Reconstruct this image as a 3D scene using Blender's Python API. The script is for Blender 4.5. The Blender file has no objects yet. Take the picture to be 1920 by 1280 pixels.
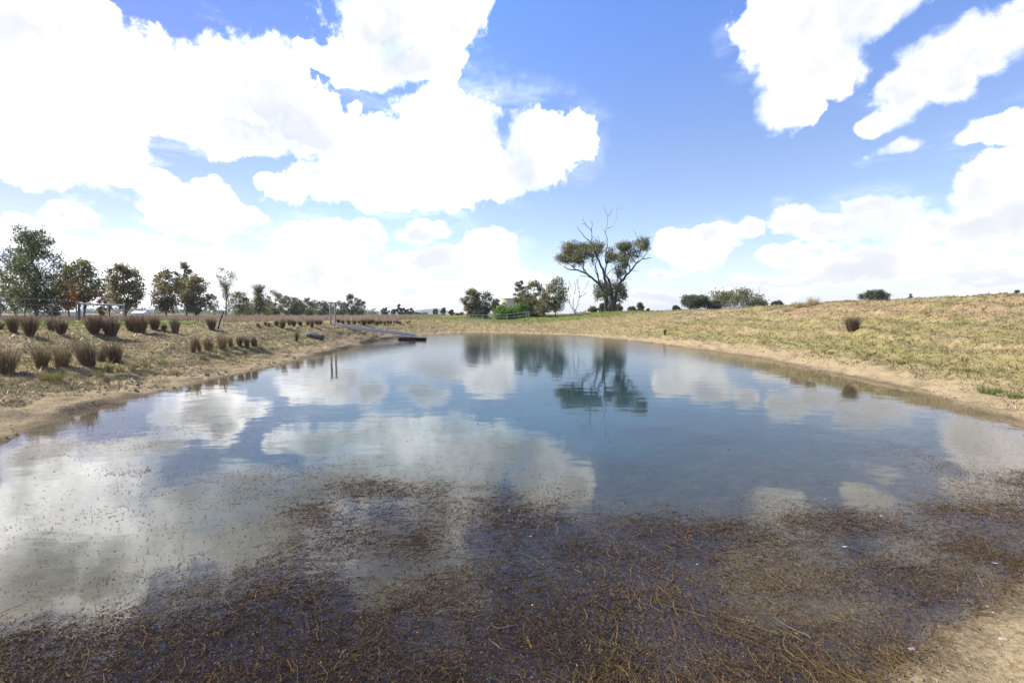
import bpy, math, random
import numpy as np
R = math.radians
rng = np.random.default_rng(11)
random.seed(5)
scene = bpy.context.scene
COL = scene.collection

# ------------------------------------------------------------------ camera geometry (17 mm on 36 mm film)
F = 17.0 / 36.0 * 1920
PITCH = math.atan(52 / F)
CAMZ = 1.9
SP, CP = math.sin(PITCH), math.cos(PITCH)

def ray(px, py):
    x = (px - 960) / F
    z = -(py - 640) / F
    return np.array([x, CP + SP * z, -SP + CP * z])

def on_level(px, py, z=0.0):
    r = ray(px, py)
    t = (z - CAMZ) / r[2]
    return np.array([r[0] * t, r[1] * t, z])

def at_range(px, py, Y):
    r = ray(px, py)
    t = Y / r[1]
    return np.array([r[0] * t, Y, CAMZ + r[2] * t])

def metres(npx, Y):
    return npx * Y / F

# ------------------------------------------------------------------ numpy noise
def _hash(ix, iy, seed):
    h = (ix * 374761393 + iy * 668265263 + seed * 974634541) & 0xffffffff
    h = ((h ^ (h >> 13)) * 1274126177) & 0xffffffff
    h = ((h ^ (h >> 16)) * 2246822519) & 0xffffffff
    return ((h ^ (h >> 15)) & 0xffffff) / float(0xffffff)

def vnoise(x, y, seed=0):
    x = np.asarray(x, float); y = np.asarray(y, float)
    ix = np.floor(x).astype(np.int64); iy = np.floor(y).astype(np.int64)
    fx = x - ix; fy = y - iy
    fx = fx * fx * (3 - 2 * fx); fy = fy * fy * (3 - 2 * fy)
    a = _hash(ix, iy, seed); b = _hash(ix + 1, iy, seed)
    c = _hash(ix, iy + 1, seed); d = _hash(ix + 1, iy + 1, seed)
    return (a + (b - a) * fx) + ((c + (d - c) * fx) - (a + (b - a) * fx)) * fy

def fbm(x, y, seed=0, octv=4):
    s = 0; a = 0.5; n = 0
    for i in range(octv):
        s = s + a * vnoise(x * 2 ** i + 17.3 * i, y * 2 ** i - 9.1 * i, seed + i); n += a; a *= 0.5
    return s / n          # 0..1

def sstep(a, b, x):
    t = np.clip((np.asarray(x, float) - a) / (b - a), 0, 1)
    return t * t * (3 - 2 * t)

# ------------------------------------------------------------------ pond outline and terrain
SHORE_PX = [(1920, 803), (1848, 780), (1739, 743), (1673, 723), (1590, 706), (1520, 692), (1400, 668), (1300, 654), (1200, 641), (1100, 631),
            (1050, 628), (960, 625), (870, 624), (820, 627), (780, 630), (740, 634), (700, 640), (660, 651), (590, 668), (500, 690), (420, 706),
            (300, 735), (200, 757), (100, 786), (50, 806), (0, 836)]
near_pts = [(-7.3, 5.6), (-6.5, 3.6), (-4.6, 2.4), (-2.5, 2.1), (0.0, 2.15), (0.9, 2.20), (1.75, 2.36), (2.6, 2.80), (3.5, 3.36), (5.4, 4.7), (7.2, 6.3)]
POND = [tuple(on_level(*p)[:2]) for p in SHORE_PX] + near_pts

def smooth_loop(P, k=5):
    P = np.array(P); n = len(P); out = []
    for i in range(n):
        a, b, c, d = P[i - 1], P[i], P[(i + 1) % n], P[(i + 2) % n]
        for j in range(k):
            t = j / k
            out.append(0.5 * ((2 * b) + (-a + c) * t + (2 * a - 5 * b + 4 * c - d) * t * t + (-a + 3 * b - 3 * c + d) * t ** 3))
    return np.array(out)
POND = smooth_loop(POND, 4)

def sdist(x, y, poly):
    x = np.atleast_1d(np.asarray(x, float)).ravel(); y = np.atleast_1d(np.asarray(y, float)).ravel()
    A = poly; B = np.roll(poly, -1, 0)
    out = np.empty(len(x))
    for s in range(0, len(x), 15000):
        X = x[s:s + 15000, None]; Y = y[s:s + 15000, None]
        dx = B[:, 0] - A[:, 0]; dy = B[:, 1] - A[:, 1]
        t = np.clip(((X - A[:, 0]) * dx + (Y - A[:, 1]) * dy) / (dx * dx + dy * dy + 1e-12), 0, 1)
        d2 = (X - A[:, 0] - t * dx) ** 2 + (Y - A[:, 1] - t * dy) ** 2
        cr = ((A[:, 1] > Y) != (B[:, 1] > Y)) & (X < A[:, 0] + (Y - A[:, 1]) * dx / np.where(dy == 0, 1e-9, dy))
        ins = (cr.sum(1) % 2) == 1
        out[s:s + 15000] = np.sqrt(d2.min(1)) * np.where(ins, -1, 1)
    return out

edge_px = [(-140, 1170), (0, 1172), (110, 1185), (350, 1118), (500, 1030), (540, 960), (640, 915), (820, 905), (1000, 935), (1200, 945), (1400, 950), (1550, 960), (1700, 962), (1820, 925), (1920, 890), (2050, 870)]
WEED = np.array([tuple(on_level(*p)[:2]) for p in edge_px] + [(9.2, 7.5), (7.2, 6.0), (5.4, 4.6), (3.5, 3.35), (2.6, 2.72), (1.7, 2.28), (.9, 2.1), (0, 2.0), (-2.5, 1.9), (-4.2, 2.2)])
def weed_density(x, y):
    d = -sdist(x, y, WEED)
    n = fbm(x * 1.1, y * 1.1, 101, 4)
    den = sstep(-.35, .5, d + (n - .5) * 1.3)
    for hx, hy, rx, ry, s in ((700, 1062, 190, 40, .85), (1010, 1050, 150, 25, .55), (1330, 1070, 160, 30, .4), (520, 1190, 130, 40, .3), (1080, 1090, 120, 35, .6), (820, 1180, 110, 30, .5), (1560, 1135, 110, 28, .75), (1250, 1000, 120, 18, .4), (950, 1120, 90, 25, .5), (1640, 1010, 120, 25, .45), (380, 1230, 120, 22, .4), (1180, 1200, 110, 22, .4)):
        c = on_level(hx, hy); a = on_level(hx + rx, hy); b = on_level(hx, hy - ry)
        e = ((x - c[0]) / (a[0] - c[0])) ** 2 + ((y - c[1]) / (b[1] - c[1])) ** 2
        den = den * (1 - s * np.exp(-e))
    den = den * sstep(.16, -.30, sdist(x, y, POND) + .35 * (fbm(x * 2, y * 2, 121, 3) - .5))
    return den * (.42 + .9 * sstep(.34, .64, fbm(x * 2.1, y * 2.1, 111, 4)))

CX, CY = 0.5, 22.0
#            angle   H     W    k
CTRL = [(-180, 1.1, 8, 1.0), (-150, 1.2, 8, 1.0), (-125, 1.25, 9, 1.05), (-106, 1.25, 9, 1.1), (-75, 1.25, 7, 1.3), (-55, 1.22, 4.0, 1.3),
        (-42, 1.2, 3.6, 1.4), (-28, 1.12, 8, 1.6), (-14, 1.25, 18, 1.8), (0, 1.45, 28, 2.0), (8, 1.75, 30, 1.9), (15, 2.2, 28, 1.7), (23, 2.25, 22, 1.6),
        (41, 2.4, 14, 1.35), (60, 2.65, 12, 1.2), (81, 2.85, 12, 1.15), (99, 2.9, 12, 1.15), (130, 2.6, 12, 1.0), (160, 1.4, 9, 1.0), (180, 1.1, 8, 1.0)]
CT = np.array(CTRL, float)

def hfun(x, y, full=False):
    sh = np.shape(x)
    x = np.atleast_1d(np.asarray(x, float)).ravel(); y = np.atleast_1d(np.asarray(y, float)).ravel()
    d = sdist(x, y, POND)
    wob = (fbm(x * 0.9, y * 0.9, 3, 3) - 0.5) * 0.5
    d = d + wob * sstep(0.0, 1.2, np.abs(d)) + (fbm(x * 2.3, y * 2.3, 8, 3) - 0.5) * 0.30 + (fbm(x * .55, y * .55, 14, 2) - 0.5) * 0.55 * sstep(4, 8, np.hypot(x, y))
    ang = np.degrees(np.arctan2(x - CX, y - CY))
    H = np.interp(ang, CT[:, 0], CT[:, 1]); W = np.interp(ang, CT[:, 0], CT[:, 2]); K = np.interp(ang, CT[:, 0], CT[:, 3])
    t = np.clip(d / W, 0, 1.6)
    tt = np.where(t < 0.8, t, 0.8 + 0.2 * (1 - np.exp(-(t - 0.8) / 0.2)))     # rounded crest
    up = H * (1 - (1 - np.clip(tt, 0, 1)) ** K)
    right = sstep(25, 45, ang) * (1 - sstep(140, 165, ang))
    up = up - right * 1.3 * sstep(W + 2.5, W + 22, d)
    up = up + (1.35 - up) * sstep(60, 260, d)
    # eroded lip on the left shore
    leftm = sstep(-5.0, -7.5, x) * (y < 40)
    lip = leftm * 0.09 * sstep(0.0, 0.12, d) * sstep(0.42, 0.6, vnoise(x * 0.55, y * 0.55, 31))
    up = up + lip
    lump = (fbm(x * 0.35, y * 0.35, 5, 3) - 0.5) * 0.34 * sstep(1.2, 5, d) + (fbm(x * 1.7, y * 1.7, 6, 3) - 0.5) * (0.20 + .08 * right) * sstep(0.3, 1.6, d)
    lump = lump + (fbm(x * 6, y * 6, 7, 3) - 0.5) * 0.14 * sstep(0.02, 0.5, d)
    lump = lump - .055 * sstep(.60, .74, vnoise(x * 4.6, y * 4.6, 33)) * sstep(.05, .3, d) * (1 - sstep(1.6, 2.6, d)) * (np.hypot(x, y) > 4.5)
    lump = lump * (1 - sstep(60, 140, d))
    # cattle terraces across the right slope
    ter = np.sin(up * 17 + 5 * fbm(x * .3, y * .3, 12, 2)) * 0.05 * right * sstep(1.5, 3, d) * (1 - sstep(W, W + 3, d))
    far = (fbm(x * 0.004, y * 0.004, 40, 3) - 0.5) * 6 * sstep(250, 1200, d)
    dn = -np.clip(-d, 0, 30)
    bed = np.where(dn > -3.2, dn * 0.13, -0.416 + (dn + 3.2) * 0.24)
    bed = np.maximum(bed, -1.9)
    bed = bed + (fbm(x * 2.5, y * 2.5, 9, 3) - 0.5) * 0.10 * sstep(0.15, 1.0, -d)
    nearb = (y < 9) & (d < 0) & (np.abs(x) < 12)
    if nearb.any():
        wdn = np.zeros(len(x)); wdn[nearb] = weed_density(x[nearb], y[nearb])
        bed = bed + sstep(0.05, .6, wdn) * np.clip(-.035 - .06 * vnoise(x * 3, y * 3, 19) - bed, 0, .6) * .9
    z = np.where(d > 0, up + lump + ter + far, bed)
    if full:
        return z.reshape(sh), d.reshape(sh), ang.reshape(sh), H.reshape(sh), W.reshape(sh)
    return z.reshape(sh)

def zat(x, y):
    return float(hfun(np.array([x]), np.array([y]))[0])

_T = np.geomspace(2.0, 260, 2600)
def ground_hit(px, py):
    r = ray(px, py)
    X = r[0] * _T; Y = r[1] * _T; Z = CAMZ + r[2] * _T
    h = np.maximum(hfun(X, Y), 0)
    k = np.nonzero(Z < h)[0]
    i = k[0] if len(k) else len(_T) - 1
    return np.array([X[i], Y[i], h[i]])

# ------------------------------------------------------------------ mesh accumulator
class Acc:
    def __init__(s):
        s.v = []; s.q = []; s.t = []; s.qt = []; s.tt = []; s.n = 0
    def add(s, v, q=None, t=None, tint=0.5):
        v = np.asarray(v, float).reshape(-1, 3)
        if q is not None and len(q):
            q = np.asarray(q, np.int64); s.q.append(q + s.n); s.qt.append(np.broadcast_to(np.asarray(tint, float), (len(q),)))
        if t is not None and len(t):
            t = np.asarray(t, np.int64); s.t.append(t + s.n); s.tt.append(np.broadcast_to(np.asarray(tint, float), (len(t),)))
        s.v.append(v); s.n += len(v)
    def build(s, name, mat, parent=None, smooth=False, origin=None):
        v = np.concatenate(s.v) if s.v else np.zeros((0, 3))
        if origin is not None:
            v = v - np.asarray(origin)
        q = np.concatenate(s.q) if s.q else np.zeros((0, 4), np.int64)
        t = np.concatenate(s.t) if s.t else np.zeros((0, 3), np.int64)
        tint = np.concatenate([np.concatenate(s.qt) if s.qt else np.zeros(0), np.concatenate(s.tt) if s.tt else np.zeros(0)])
        me = bpy.data.meshes.new(name)
        me.vertices.add(len(v)); me.vertices.foreach_set('co', v.astype(np.float32).ravel())
        loops = np.concatenate([q.ravel(), t.ravel()])
        me.loops.add(len(loops)); me.loops.foreach_set('vertex_index', loops.astype(np.int32))
        tot = np.concatenate([np.full(len(q), 4), np.full(len(t), 3)])
        st = np.concatenate([[0], np.cumsum(tot)[:-1]]) if len(tot) else np.zeros(0)
        me.polygons.add(len(tot)); me.polygons.foreach_set('loop_start', st.astype(np.int32))
        a = me.attributes.new('tint', 'FLOAT', 'FACE'); a.data.foreach_set('value', tint.astype(np.float32))
        me.update(calc_edges=True)
        me.polygons.foreach_set('use_smooth', np.full(len(tot), smooth))
        me.materials.append(mat)
        o = bpy.data.objects.new(name, me); COL.objects.link(o)
        if parent is not None:
            o.parent = parent
        elif origin is not None:
            o.location = origin
        return o

def tag(o, label=None, cat=None, group=None, kind=None):
    if label: o['label'] = label
    if cat: o['category'] = cat
    if group: o['group'] = group
    if kind: o['kind'] = kind
    return o

def empty(name, loc, rz=0):
    o = bpy.data.objects.new(name, None); COL.objects.link(o)
    o.location = loc; o.rotation_euler = (0, 0, rz); o.empty_display_size = 0.3
    return o

def copy_tree(o, parent=None):
    c = o.copy(); COL.objects.link(c)
    if parent: c.parent = parent
    for ch in list(o.children):
        copy_tree(ch, c)
    return c

def tube(acc, pts, rad, sides=7, tint=0.5, cap=True):
    P = np.asarray(pts, float); n = len(P)
    rad = np.broadcast_to(np.asarray(rad, float), (n,))
    T = np.gradient(P, axis=0); T /= np.linalg.norm(T, axis=1)[:, None] + 1e-9
    ref = np.array([0, 0, 1.0]) if abs(T[:, 2]).mean() < 0.8 else np.array([1.0, 0, 0])
    U = np.cross(T, ref); U /= np.linalg.norm(U, axis=1)[:, None] + 1e-9
    V = np.cross(T, U)
    a = np.linspace(0, 2 * np.pi, sides, endpoint=False)
    ring = P[:, None, :] + rad[:, None, None] * (np.cos(a)[None, :, None] * U[:, None, :] + np.sin(a)[None, :, None] * V[:, None, :])
    v = ring.reshape(-1, 3)
    i = np.arange(n - 1)[:, None] * sides; j = np.arange(sides)[None, :]; j2 = (j + 1) % sides
    q = np.stack([i + j, i + j2, i + sides + j2, i + sides + j], -1).reshape(-1, 4)
    tris = None
    if cap:
        v = np.vstack([v, P[0], P[-1]])
        c0, c1 = n * sides, n * sides + 1
        jj = np.arange(sides); kk = (jj + 1) % sides
        tris = np.vstack([np.stack([kk, jj, np.full(sides, c0)], -1), np.stack([(n - 1) * sides + jj, (n - 1) * sides + kk, np.full(sides, c1)], -1)])
        acc.add(v, q, None, tint); 
        acc.t.append(tris + acc.n - len(v)); acc.tt.append(np.full(len(tris), tint))
    else:
        acc.add(v, q, None, tint)

def box(acc, c, size, rz=0, tint=0.5, axes=None):
    s = np.array(size) / 2
    v = np.array([[x, y, z] for x in (-1, 1) for y in (-1, 1) for z in (-1, 1)], float) * s
    if axes is not None:
        v = v @ np.asarray(axes)
    else:
        cz, sz = math.cos(rz), math.sin(rz)
        v = np.stack([v[:, 0] * cz - v[:, 1] * sz, v[:, 0] * sz + v[:, 1] * cz, v[:, 2]], 1)
    q = [[0, 1, 3, 2], [4, 6, 7, 5], [0, 4, 5, 1], [2, 3, 7, 6], [0, 2, 6, 4], [1, 5, 7, 3]]
    acc.add(v + np.asarray(c), q, None, tint)

def unit(n):
    v = rng.normal(size=(n, 3)); return v / np.linalg.norm(v, axis=1)[:, None]

def leaves(acc, C, L, ratio=0.4, droop=0.5, tint=None):
    """one rhombic leaf (or small spray) per centre"""
    n = len(C); L = np.broadcast_to(np.asarray(L, float), (n,)) * rng.uniform(0.65, 1.35, n)
    d = unit(n); d[:, 2] -= droop; d /= np.linalg.norm(d, axis=1)[:, None]
    s = np.cross(d, unit(n)); s /= np.linalg.norm(s, axis=1)[:, None] + 1e-9
    v = np.stack([C + d * L[:, None] / 2, C + s * (L * ratio / 2)[:, None], C - d * L[:, None] / 2, C - s * (L * ratio / 2)[:, None]], 1).reshape(-1, 3)
    q = np.arange(4 * n).reshape(-1, 4)
    acc.add(v, q, None, rng.uniform(0, 1, n) if tint is None else tint)

def blades(acc, B, h, w, lean=0.35, tint=None, segs=1, curl=0.3, leanvec=None):
    n = len(B)
    h = np.broadcast_to(np.asarray(h, float), (n,)); w = np.broadcast_to(np.asarray(w, float), (n,))
    a = rng.uniform(0, 2 * np.pi, n)
    if leanvec is None:
        lv = np.stack([np.cos(a), np.sin(a)], 1) * (rng.uniform(0, 1, n) * lean)[:, None]
    else:
        lv = leanvec
    b = rng.uniform(0, 2 * np.pi, n)
    side = np.stack([np.cos(b), np.sin(b), np.zeros(n)], 1) * (w / 2)[:, None]
    tint = rng.uniform(0, 1, n) if tint is None else tint
    def at(t):
        off = t + curl * t * t
        return B + np.stack([lv[:, 0] * h * off, lv[:, 1] * h * off, h * t * (1 - 0.25 * curl * t)], 1)
    if segs == 1:
        v = np.stack([B - side, B + side, at(1.0)], 1).reshape(-1, 3)
        acc.add(v, None, np.arange(3 * n).reshape(-1, 3), tint)
    else:
        m = at(0.55)
        v = np.stack([B - side * .8, B + side * .8, m + side, m - side, at(1.0)], 1).reshape(-1, 3)
        k = np.arange(n)[:, None] * 5
        acc.add(v, k + np.array([[0, 1, 2, 3]]), None, tint)
        acc.t.append(k + np.array([[3, 2, 4]]) + acc.n - len(v)); acc.tt.append(tint)

# ------------------------------------------------------------------ materials
def new_mat(name):
    m = bpy.data.materials.new(name); m.use_nodes = True
    nt = m.node_tree; nt.nodes.clear()
    return m, nt, nt.nodes, nt.links

def N(nt, t, **kw):
    n = nt.nodes.new(t)
    for k, v in kw.items():
        setattr(n, k, v)
    return n

def ramp(nt, fac, stops):
    r = N(nt, 'ShaderNodeValToRGB')
    el = r.color_ramp.elements
    while len(el) < len(stops): el.new(0.5)
    for e, (p, c) in zip(el, stops):
        e.position = p; e.color = (*c, 1)
    nt.links.new(fac, r.inputs[0]); return r.outputs[0]

def leaf_mat(name, stops, transl=0.45, rough=0.45, spec=0.35):
    m, nt, nd, lk = new_mat(name)
    at = N(nt, 'ShaderNodeAttribute', attribute_name='tint')
    col = ramp(nt, at.outputs['Fac'], stops)
    p = N(nt, 'ShaderNodeBsdfPrincipled'); p.inputs['Roughness'].default_value = rough; p.inputs['Specular IOR Level'].default_value = spec
    lk.new(col, p.inputs['Base Color'])
    tr = N(nt, 'ShaderNodeBsdfTranslucent'); lk.new(col, tr.inputs['Color'])
    mx = N(nt, 'ShaderNodeMixShader'); mx.inputs[0].default_value = transl
    lk.new(p.outputs[0], mx.inputs[1]); lk.new(tr.outputs[0], mx.inputs[2])
    out = N(nt, 'ShaderNodeOutputMaterial'); lk.new(mx.outputs[0], out.inputs[0])
    return m

def solid_mat(name, c1, c2, scale=8, rough=0.7, bump=0.0, bscale=30, metal=0.0, stretch=(1, 1, 1), spec=0.3):
    m, nt, nd, lk = new_mat(name)
    tc = N(nt, 'ShaderNodeTexCoord'); mp = N(nt, 'ShaderNodeMapping'); mp.inputs['Scale'].default_value = stretch
    lk.new(tc.outputs['Object'], mp.inputs[0])
    no = N(nt, 'ShaderNodeTexNoise'); no.inputs['Scale'].default_value = scale; no.inputs['Detail'].default_value = 6; no.inputs['Roughness'].default_value = 0.65
    lk.new(mp.outputs[0], no.inputs['Vector'])
    col = ramp(nt, no.outputs['Fac'], [(0.32, c1), (0.68, c2)])
    p = N(nt, 'ShaderNodeBsdfPrincipled'); p.inputs['Roughness'].default_value = rough; p.inputs['Metallic'].default_value = metal; p.inputs['Specular IOR Level'].default_value = spec
    lk.new(col, p.inputs['Base Color'])
    if bump:
        n2 = N(nt, 'ShaderNodeTexNoise'); n2.inputs['Scale'].default_value = bscale; n2.inputs['Detail'].default_value = 5
        lk.new(mp.outputs[0], n2.inputs['Vector'])
        b = N(nt, 'ShaderNodeBump'); b.inputs['Strength'].default_value = 1; b.inputs['Distance'].default_value = bump
        lk.new(n2.outputs['Fac'], b.inputs['Height']); lk.new(b.outputs[0], p.inputs['Normal'])
    out = N(nt, 'ShaderNodeOutputMaterial'); lk.new(p.outputs[0], out.inputs[0])
    return m

M = {}
M['leaf_gum'] = leaf_mat('gum_leaf', [(0, (0.0821, 0.1001, 0.0431)), (0.45, (0.1369, 0.1562, 0.0628)), (0.8, (0.2373, 0.2104, 0.0883)), (1, (0.3104, 0.2303, 0.0981))])
M['leaf_dark'] = leaf_mat('dark_leaf', [(0, (0.0446, 0.0578, 0.0225)), (0.5, (0.0803, 0.0958, 0.0365)), (0.85, (0.1338, 0.1405, 0.0562)), (1, (0.2142, 0.1983, 0.0913))])
M['leaf_green'] = leaf_mat('green_leaf', [(0, (0.0518, 0.0701, 0.0222)), (0.5, (0.0928, 0.1166, 0.0356)), (0.85, (0.1668, 0.175, 0.0555)), (1, (0.315, 0.2667, 0.1))])
M['leaf_brown'] = leaf_mat('brown_leaf', [(0, (0.078, 0.0682, 0.0284)), (0.4, (0.1466, 0.1364, 0.0497)), (0.75, (0.22, 0.1851, 0.0711)), (1, (0.3852, 0.3118, 0.1424))])
M['leaf_olive'] = leaf_mat('olive_leaf', [(0, (0.0647, 0.0679, 0.0292)), (0.5, (0.1374, 0.1374, 0.051)), (0.85, (0.2265, 0.2021, 0.0801)), (1, (0.3558, 0.2913, 0.1455))])
M['leaf_orange'] = leaf_mat('orange_leaf', [(0, (0.18, 0.0907, 0.0243)), (0.5, (0.45, 0.2117, 0.0405)), (1, (0.6, 0.3427, 0.081))])
M['leaf_bright'] = leaf_mat('bright_leaf', [(0, (0.0719, 0.1581, 0.0215)), (0.5, (0.1437, 0.2875, 0.0359)), (1, (0.2444, 0.4025, 0.0719))], .4)
M['bark_dark'] = solid_mat('dark_bark', (.045, .035, .028), (.13, .105, .085), 3, .9, .03, 8, stretch=(1, 1, .25))
M['bark_grey'] = solid_mat('grey_bark', (.10, .085, .07), (.25, .22, .19), 3, .9, .02, 8, stretch=(1, 1, .3))
M['dead_wood'] = solid_mat('bleached_wood', (.32, .30, .28), (.55, .53, .50), 3, .8)
M['twig'] = solid_mat('twig', (.10, .08, .07), (.2, .17, .15), 3, .9)
M['rush'] = leaf_mat('rush_stem', [(0, (0.0775, 0.0517, 0.0345)), (0.45, (0.1467, 0.1, 0.0621)), (0.8, (0.2587, 0.1812, 0.1138)), (1, (0.4485, 0.345, 0.2242))], .15)
M['rush_dry'] = leaf_mat('dry_rush_stem', [(0, (0.1159, 0.0773, 0.0386)), (0.5, (0.219, 0.1546, 0.0773)), (1, (0.4379, 0.3349, 0.1803))], .2)
M['tuft'] = leaf_mat('tuft_blade', [(0, (.10, .11, .02)), (.5, (.20, .19, .04)), (1, (.38, .30, .10))], .3)
M['tuft_green'] = leaf_mat('green_tuft_blade', [(0, (.06, .11, .02)), (.6, (.12, .19, .03)), (1, (.24, .26, .07))], .3)
M['straw'] = leaf_mat('straw_blade', [(0, (.22, .16, .07)), (.5, (.38, .29, .14)), (1, (.52, .42, .24))], .25)
M['grass_dry'] = leaf_mat('dry_grass_blade', [(0, (0.0901, 0.0707, 0.0351)), (0.35, (0.2043, 0.1648, 0.0807)), (0.7, (0.3245, 0.2591, 0.1413)), (1, (0.4566, 0.3768, 0.2558))], .25)
M['grass_green'] = leaf_mat('green_grass_blade', [(0, (0.0549, 0.0712, 0.0222)), (0.5, (0.1197, 0.1377, 0.037)), (1, (0.2195, 0.209, 0.0865))], .3)
M['grass_tall'] = leaf_mat('tall_grass_blade', [(0, (.17, .12, .08)), (.5, (.29, .22, .15)), (1, (.42, .34, .24))], .3)
M['weed'] = leaf_mat('water_weed', [(0, (0.0443, 0.0284, 0.0158)), (0.45, (0.1003, 0.0638, 0.0328)), (0.8, (0.1605, 0.1076, 0.0529)), (0.94, (0.2007, 0.1538, 0.0529)), (1, (0.289, 0.2152, 0.0997))], .2, .75, .12)
M['fleck'] = leaf_mat('floating_leaf', [(0, (.05, .03, .016)), (.5, (.12, .065, .03)), (.9, (.22, .10, .045)), (1, (.3, .22, .08))], .15, .8, .1)
M['galv'] = solid_mat('galvanised_steel', (.10, .10, .098), (.18, .18, .175), 4, .8)
M['alu'] = solid_mat('aluminium', (.46, .45, .42), (.60, .59, .56), 3, .6, metal=.1)
M['bluesteel'] = solid_mat('blue_grey_steel', (.10, .14, .17), (.17, .22, .25), 4, .6)
M['paleblue'] = solid_mat('pale_post', (.26, .265, .26), (.38, .38, .365), 4, .8)
M['timber'] = solid_mat('weathered_timber', (.07, .055, .045), (.17, .14, .115), 4, .9, .01, 20, stretch=(1, 1, .2))
M['greytimber'] = solid_mat('grey_timber', (.22, .21, .18), (.36, .34, .29), 4, .85, stretch=(1, 1, .2))
M['red'] = solid_mat('faded_red', (.10, .022, .03), (.17, .04, .045), 6, .7)
M['brownwood'] = solid_mat('brown_planks', (.07, .035, .022), (.15, .075, .045), 5, .8)
M['black'] = solid_mat('black_rubber', (.012, .014, .014), (.03, .032, .03), 5, .6)
M['white'] = solid_mat('white_pipe', (.24, .26, .24), (.36, .37, .35), 3, .7)
M['tankroof'] = solid_mat('tank_roof', (.62, .58, .48), (.74, .70, .58), 2, .5)
M['cream'] = solid_mat('cream_tank', (.60, .53, .38), (.70, .62, .46), 1.5, .6, stretch=(1, 1, .2))
M['shed'] = solid_mat('shed_roof', (.70, .70, .70), (.82, .82, .8), 1, .5)
M['shedwall'] = solid_mat('shed_wall', (.30, .36, .42), (.38, .43, .48), 1, .7)
M['log'] = solid_mat('weathered_log', (.035, .035, .036), (.13, .13, .13), 5, .8, .01, 15, stretch=(.3, 1, 1))
M['loggrey'] = solid_mat('log_end', (.2, .19, .18), (.34, .32, .30), 7, .9)
M['stone'] = solid_mat('pale_stone', (.22, .19, .16), (.40, .36, .32), 40, .8, .004, 40)
M['pink_stone'] = solid_mat('pink_stone', (.28, .20, .155), (.44, .34, .28), 40, .8, .004, 40)
M['feather'] = solid_mat('white_feather', (.34, .32, .28), (.55, .53, .48), 60, .8)
M['hill'] = solid_mat('wooded_hill', (.035, .05, .03), (.075, .085, .05), .01, .95, spec=0)

# ground -------------------------------------------------------------
def ground_material():
    m, nt, nd, lk = new_mat('ground')
    tc = N(nt, 'ShaderNodeTexCoord')
    def noise(scale, detail=6, rough=.6, vec=None):
        n = N(nt, 'ShaderNodeTexNoise'); n.inputs['Scale'].default_value = scale; n.inputs['Detail'].default_value = detail; n.inputs['Roughness'].default_value = rough
        lk.new(vec or tc.outputs['Object'], n.inputs['Vector']); return n.outputs['Fac']
    def mix(fac, a, b):
        x = N(nt, 'ShaderNodeMix', data_type='RGBA'); lk.new(fac, x.inputs[0]); lk.new(a, x.inputs[6]); lk.new(b, x.inputs[7]); return x.outputs[2]
    def attr(nm):
        return N(nt, 'ShaderNodeAttribute', attribute_name=nm).outputs['Fac']
    fine = noise(28, 8, .7); mid = noise(4.5, 6, .65); big = noise(.9, 4, .6)
    dry = ramp(nt, mid, [(.3, (.15, .115, .055)), (.5, (.26, .205, .10)), (.7, (.36, .29, .155))])
    sand = ramp(nt, fine, [(.3, (.19, .142, .08)), (.5, (.315, .245, .142)), (.72, (.41, .33, .20))])
    earth = ramp(nt, mid, [(.3, (.12, .09, .05)), (.5, (.23, .178, .10)), (.7, (.32, .255, .15))])
    green = ramp(nt, mid, [(.3, (.085, .105, .024)), (.5, (.14, .155, .038)), (.7, (.21, .20, .06))])
    bare = ramp(nt, mid, [(.3, (.22, .145, .08)), (.6, (.32, .23, .14)), (.75, (.41, .315, .21))])
    bed = ramp(nt, mid, [(.3, (.07, .06, .035)), (.55, (.13, .11, .06)), (.75, (.20, .165, .10))])
    mud = ramp(nt, fine, [(.3, (.07, .055, .035)), (.55, (.14, .105, .065)), (.75, (.22, .17, .11))])
    c = dry
    c = mix(attr('earth'), c, earth)
    c = mix(attr('green'), c, green)
    c = mix(attr('bare'), c, bare)
    c = mix(attr('sand'), c, sand)
    c = mix(attr('wet'), c, mud)
    c = mix(attr('bed'), c, bed)
    c = mix(attr('mat'), c, ramp(nt, noise(60, 6, .75), [(.3, (.02, .014, .010)), (.5, (.055, .039, .026)), (.7, (.13, .092, .06))]))
    fr = ramp(nt, fine, [(.25, (.62, .62, .62)), (.5, (1, 1, 1)), (.8, (1.18, 1.18, 1.18))])
    mu = N(nt, 'ShaderNodeMix', data_type='RGBA', blend_type='MULTIPLY'); mu.inputs[0].default_value = 1
    lk.new(c, mu.inputs[6]); lk.new(fr, mu.inputs[7])
    p = N(nt, 'ShaderNodeBsdfPrincipled'); p.inputs['Roughness'].default_value = .95; p.inputs['Specular IOR Level'].default_value = .1
    lk.new(mu.outputs[2], p.inputs['Base Color'])
    b = N(nt, 'ShaderNodeBump'); b.inputs['Distance'].default_value = .035; b.inputs['Strength'].default_value = .8
    ad = N(nt, 'ShaderNodeMath', operation='ADD'); lk.new(fine, ad.inputs[0]); lk.new(noise(9, 6, .7), ad.inputs[1])
    lk.new(ad.outputs[0], b.inputs['Height']); lk.new(b.outputs[0], p.inputs['Normal'])
    out = N(nt, 'ShaderNodeOutputMaterial'); lk.new(p.outputs[0], out.inputs[0])
    return m
M['ground'] = ground_material()

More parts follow.
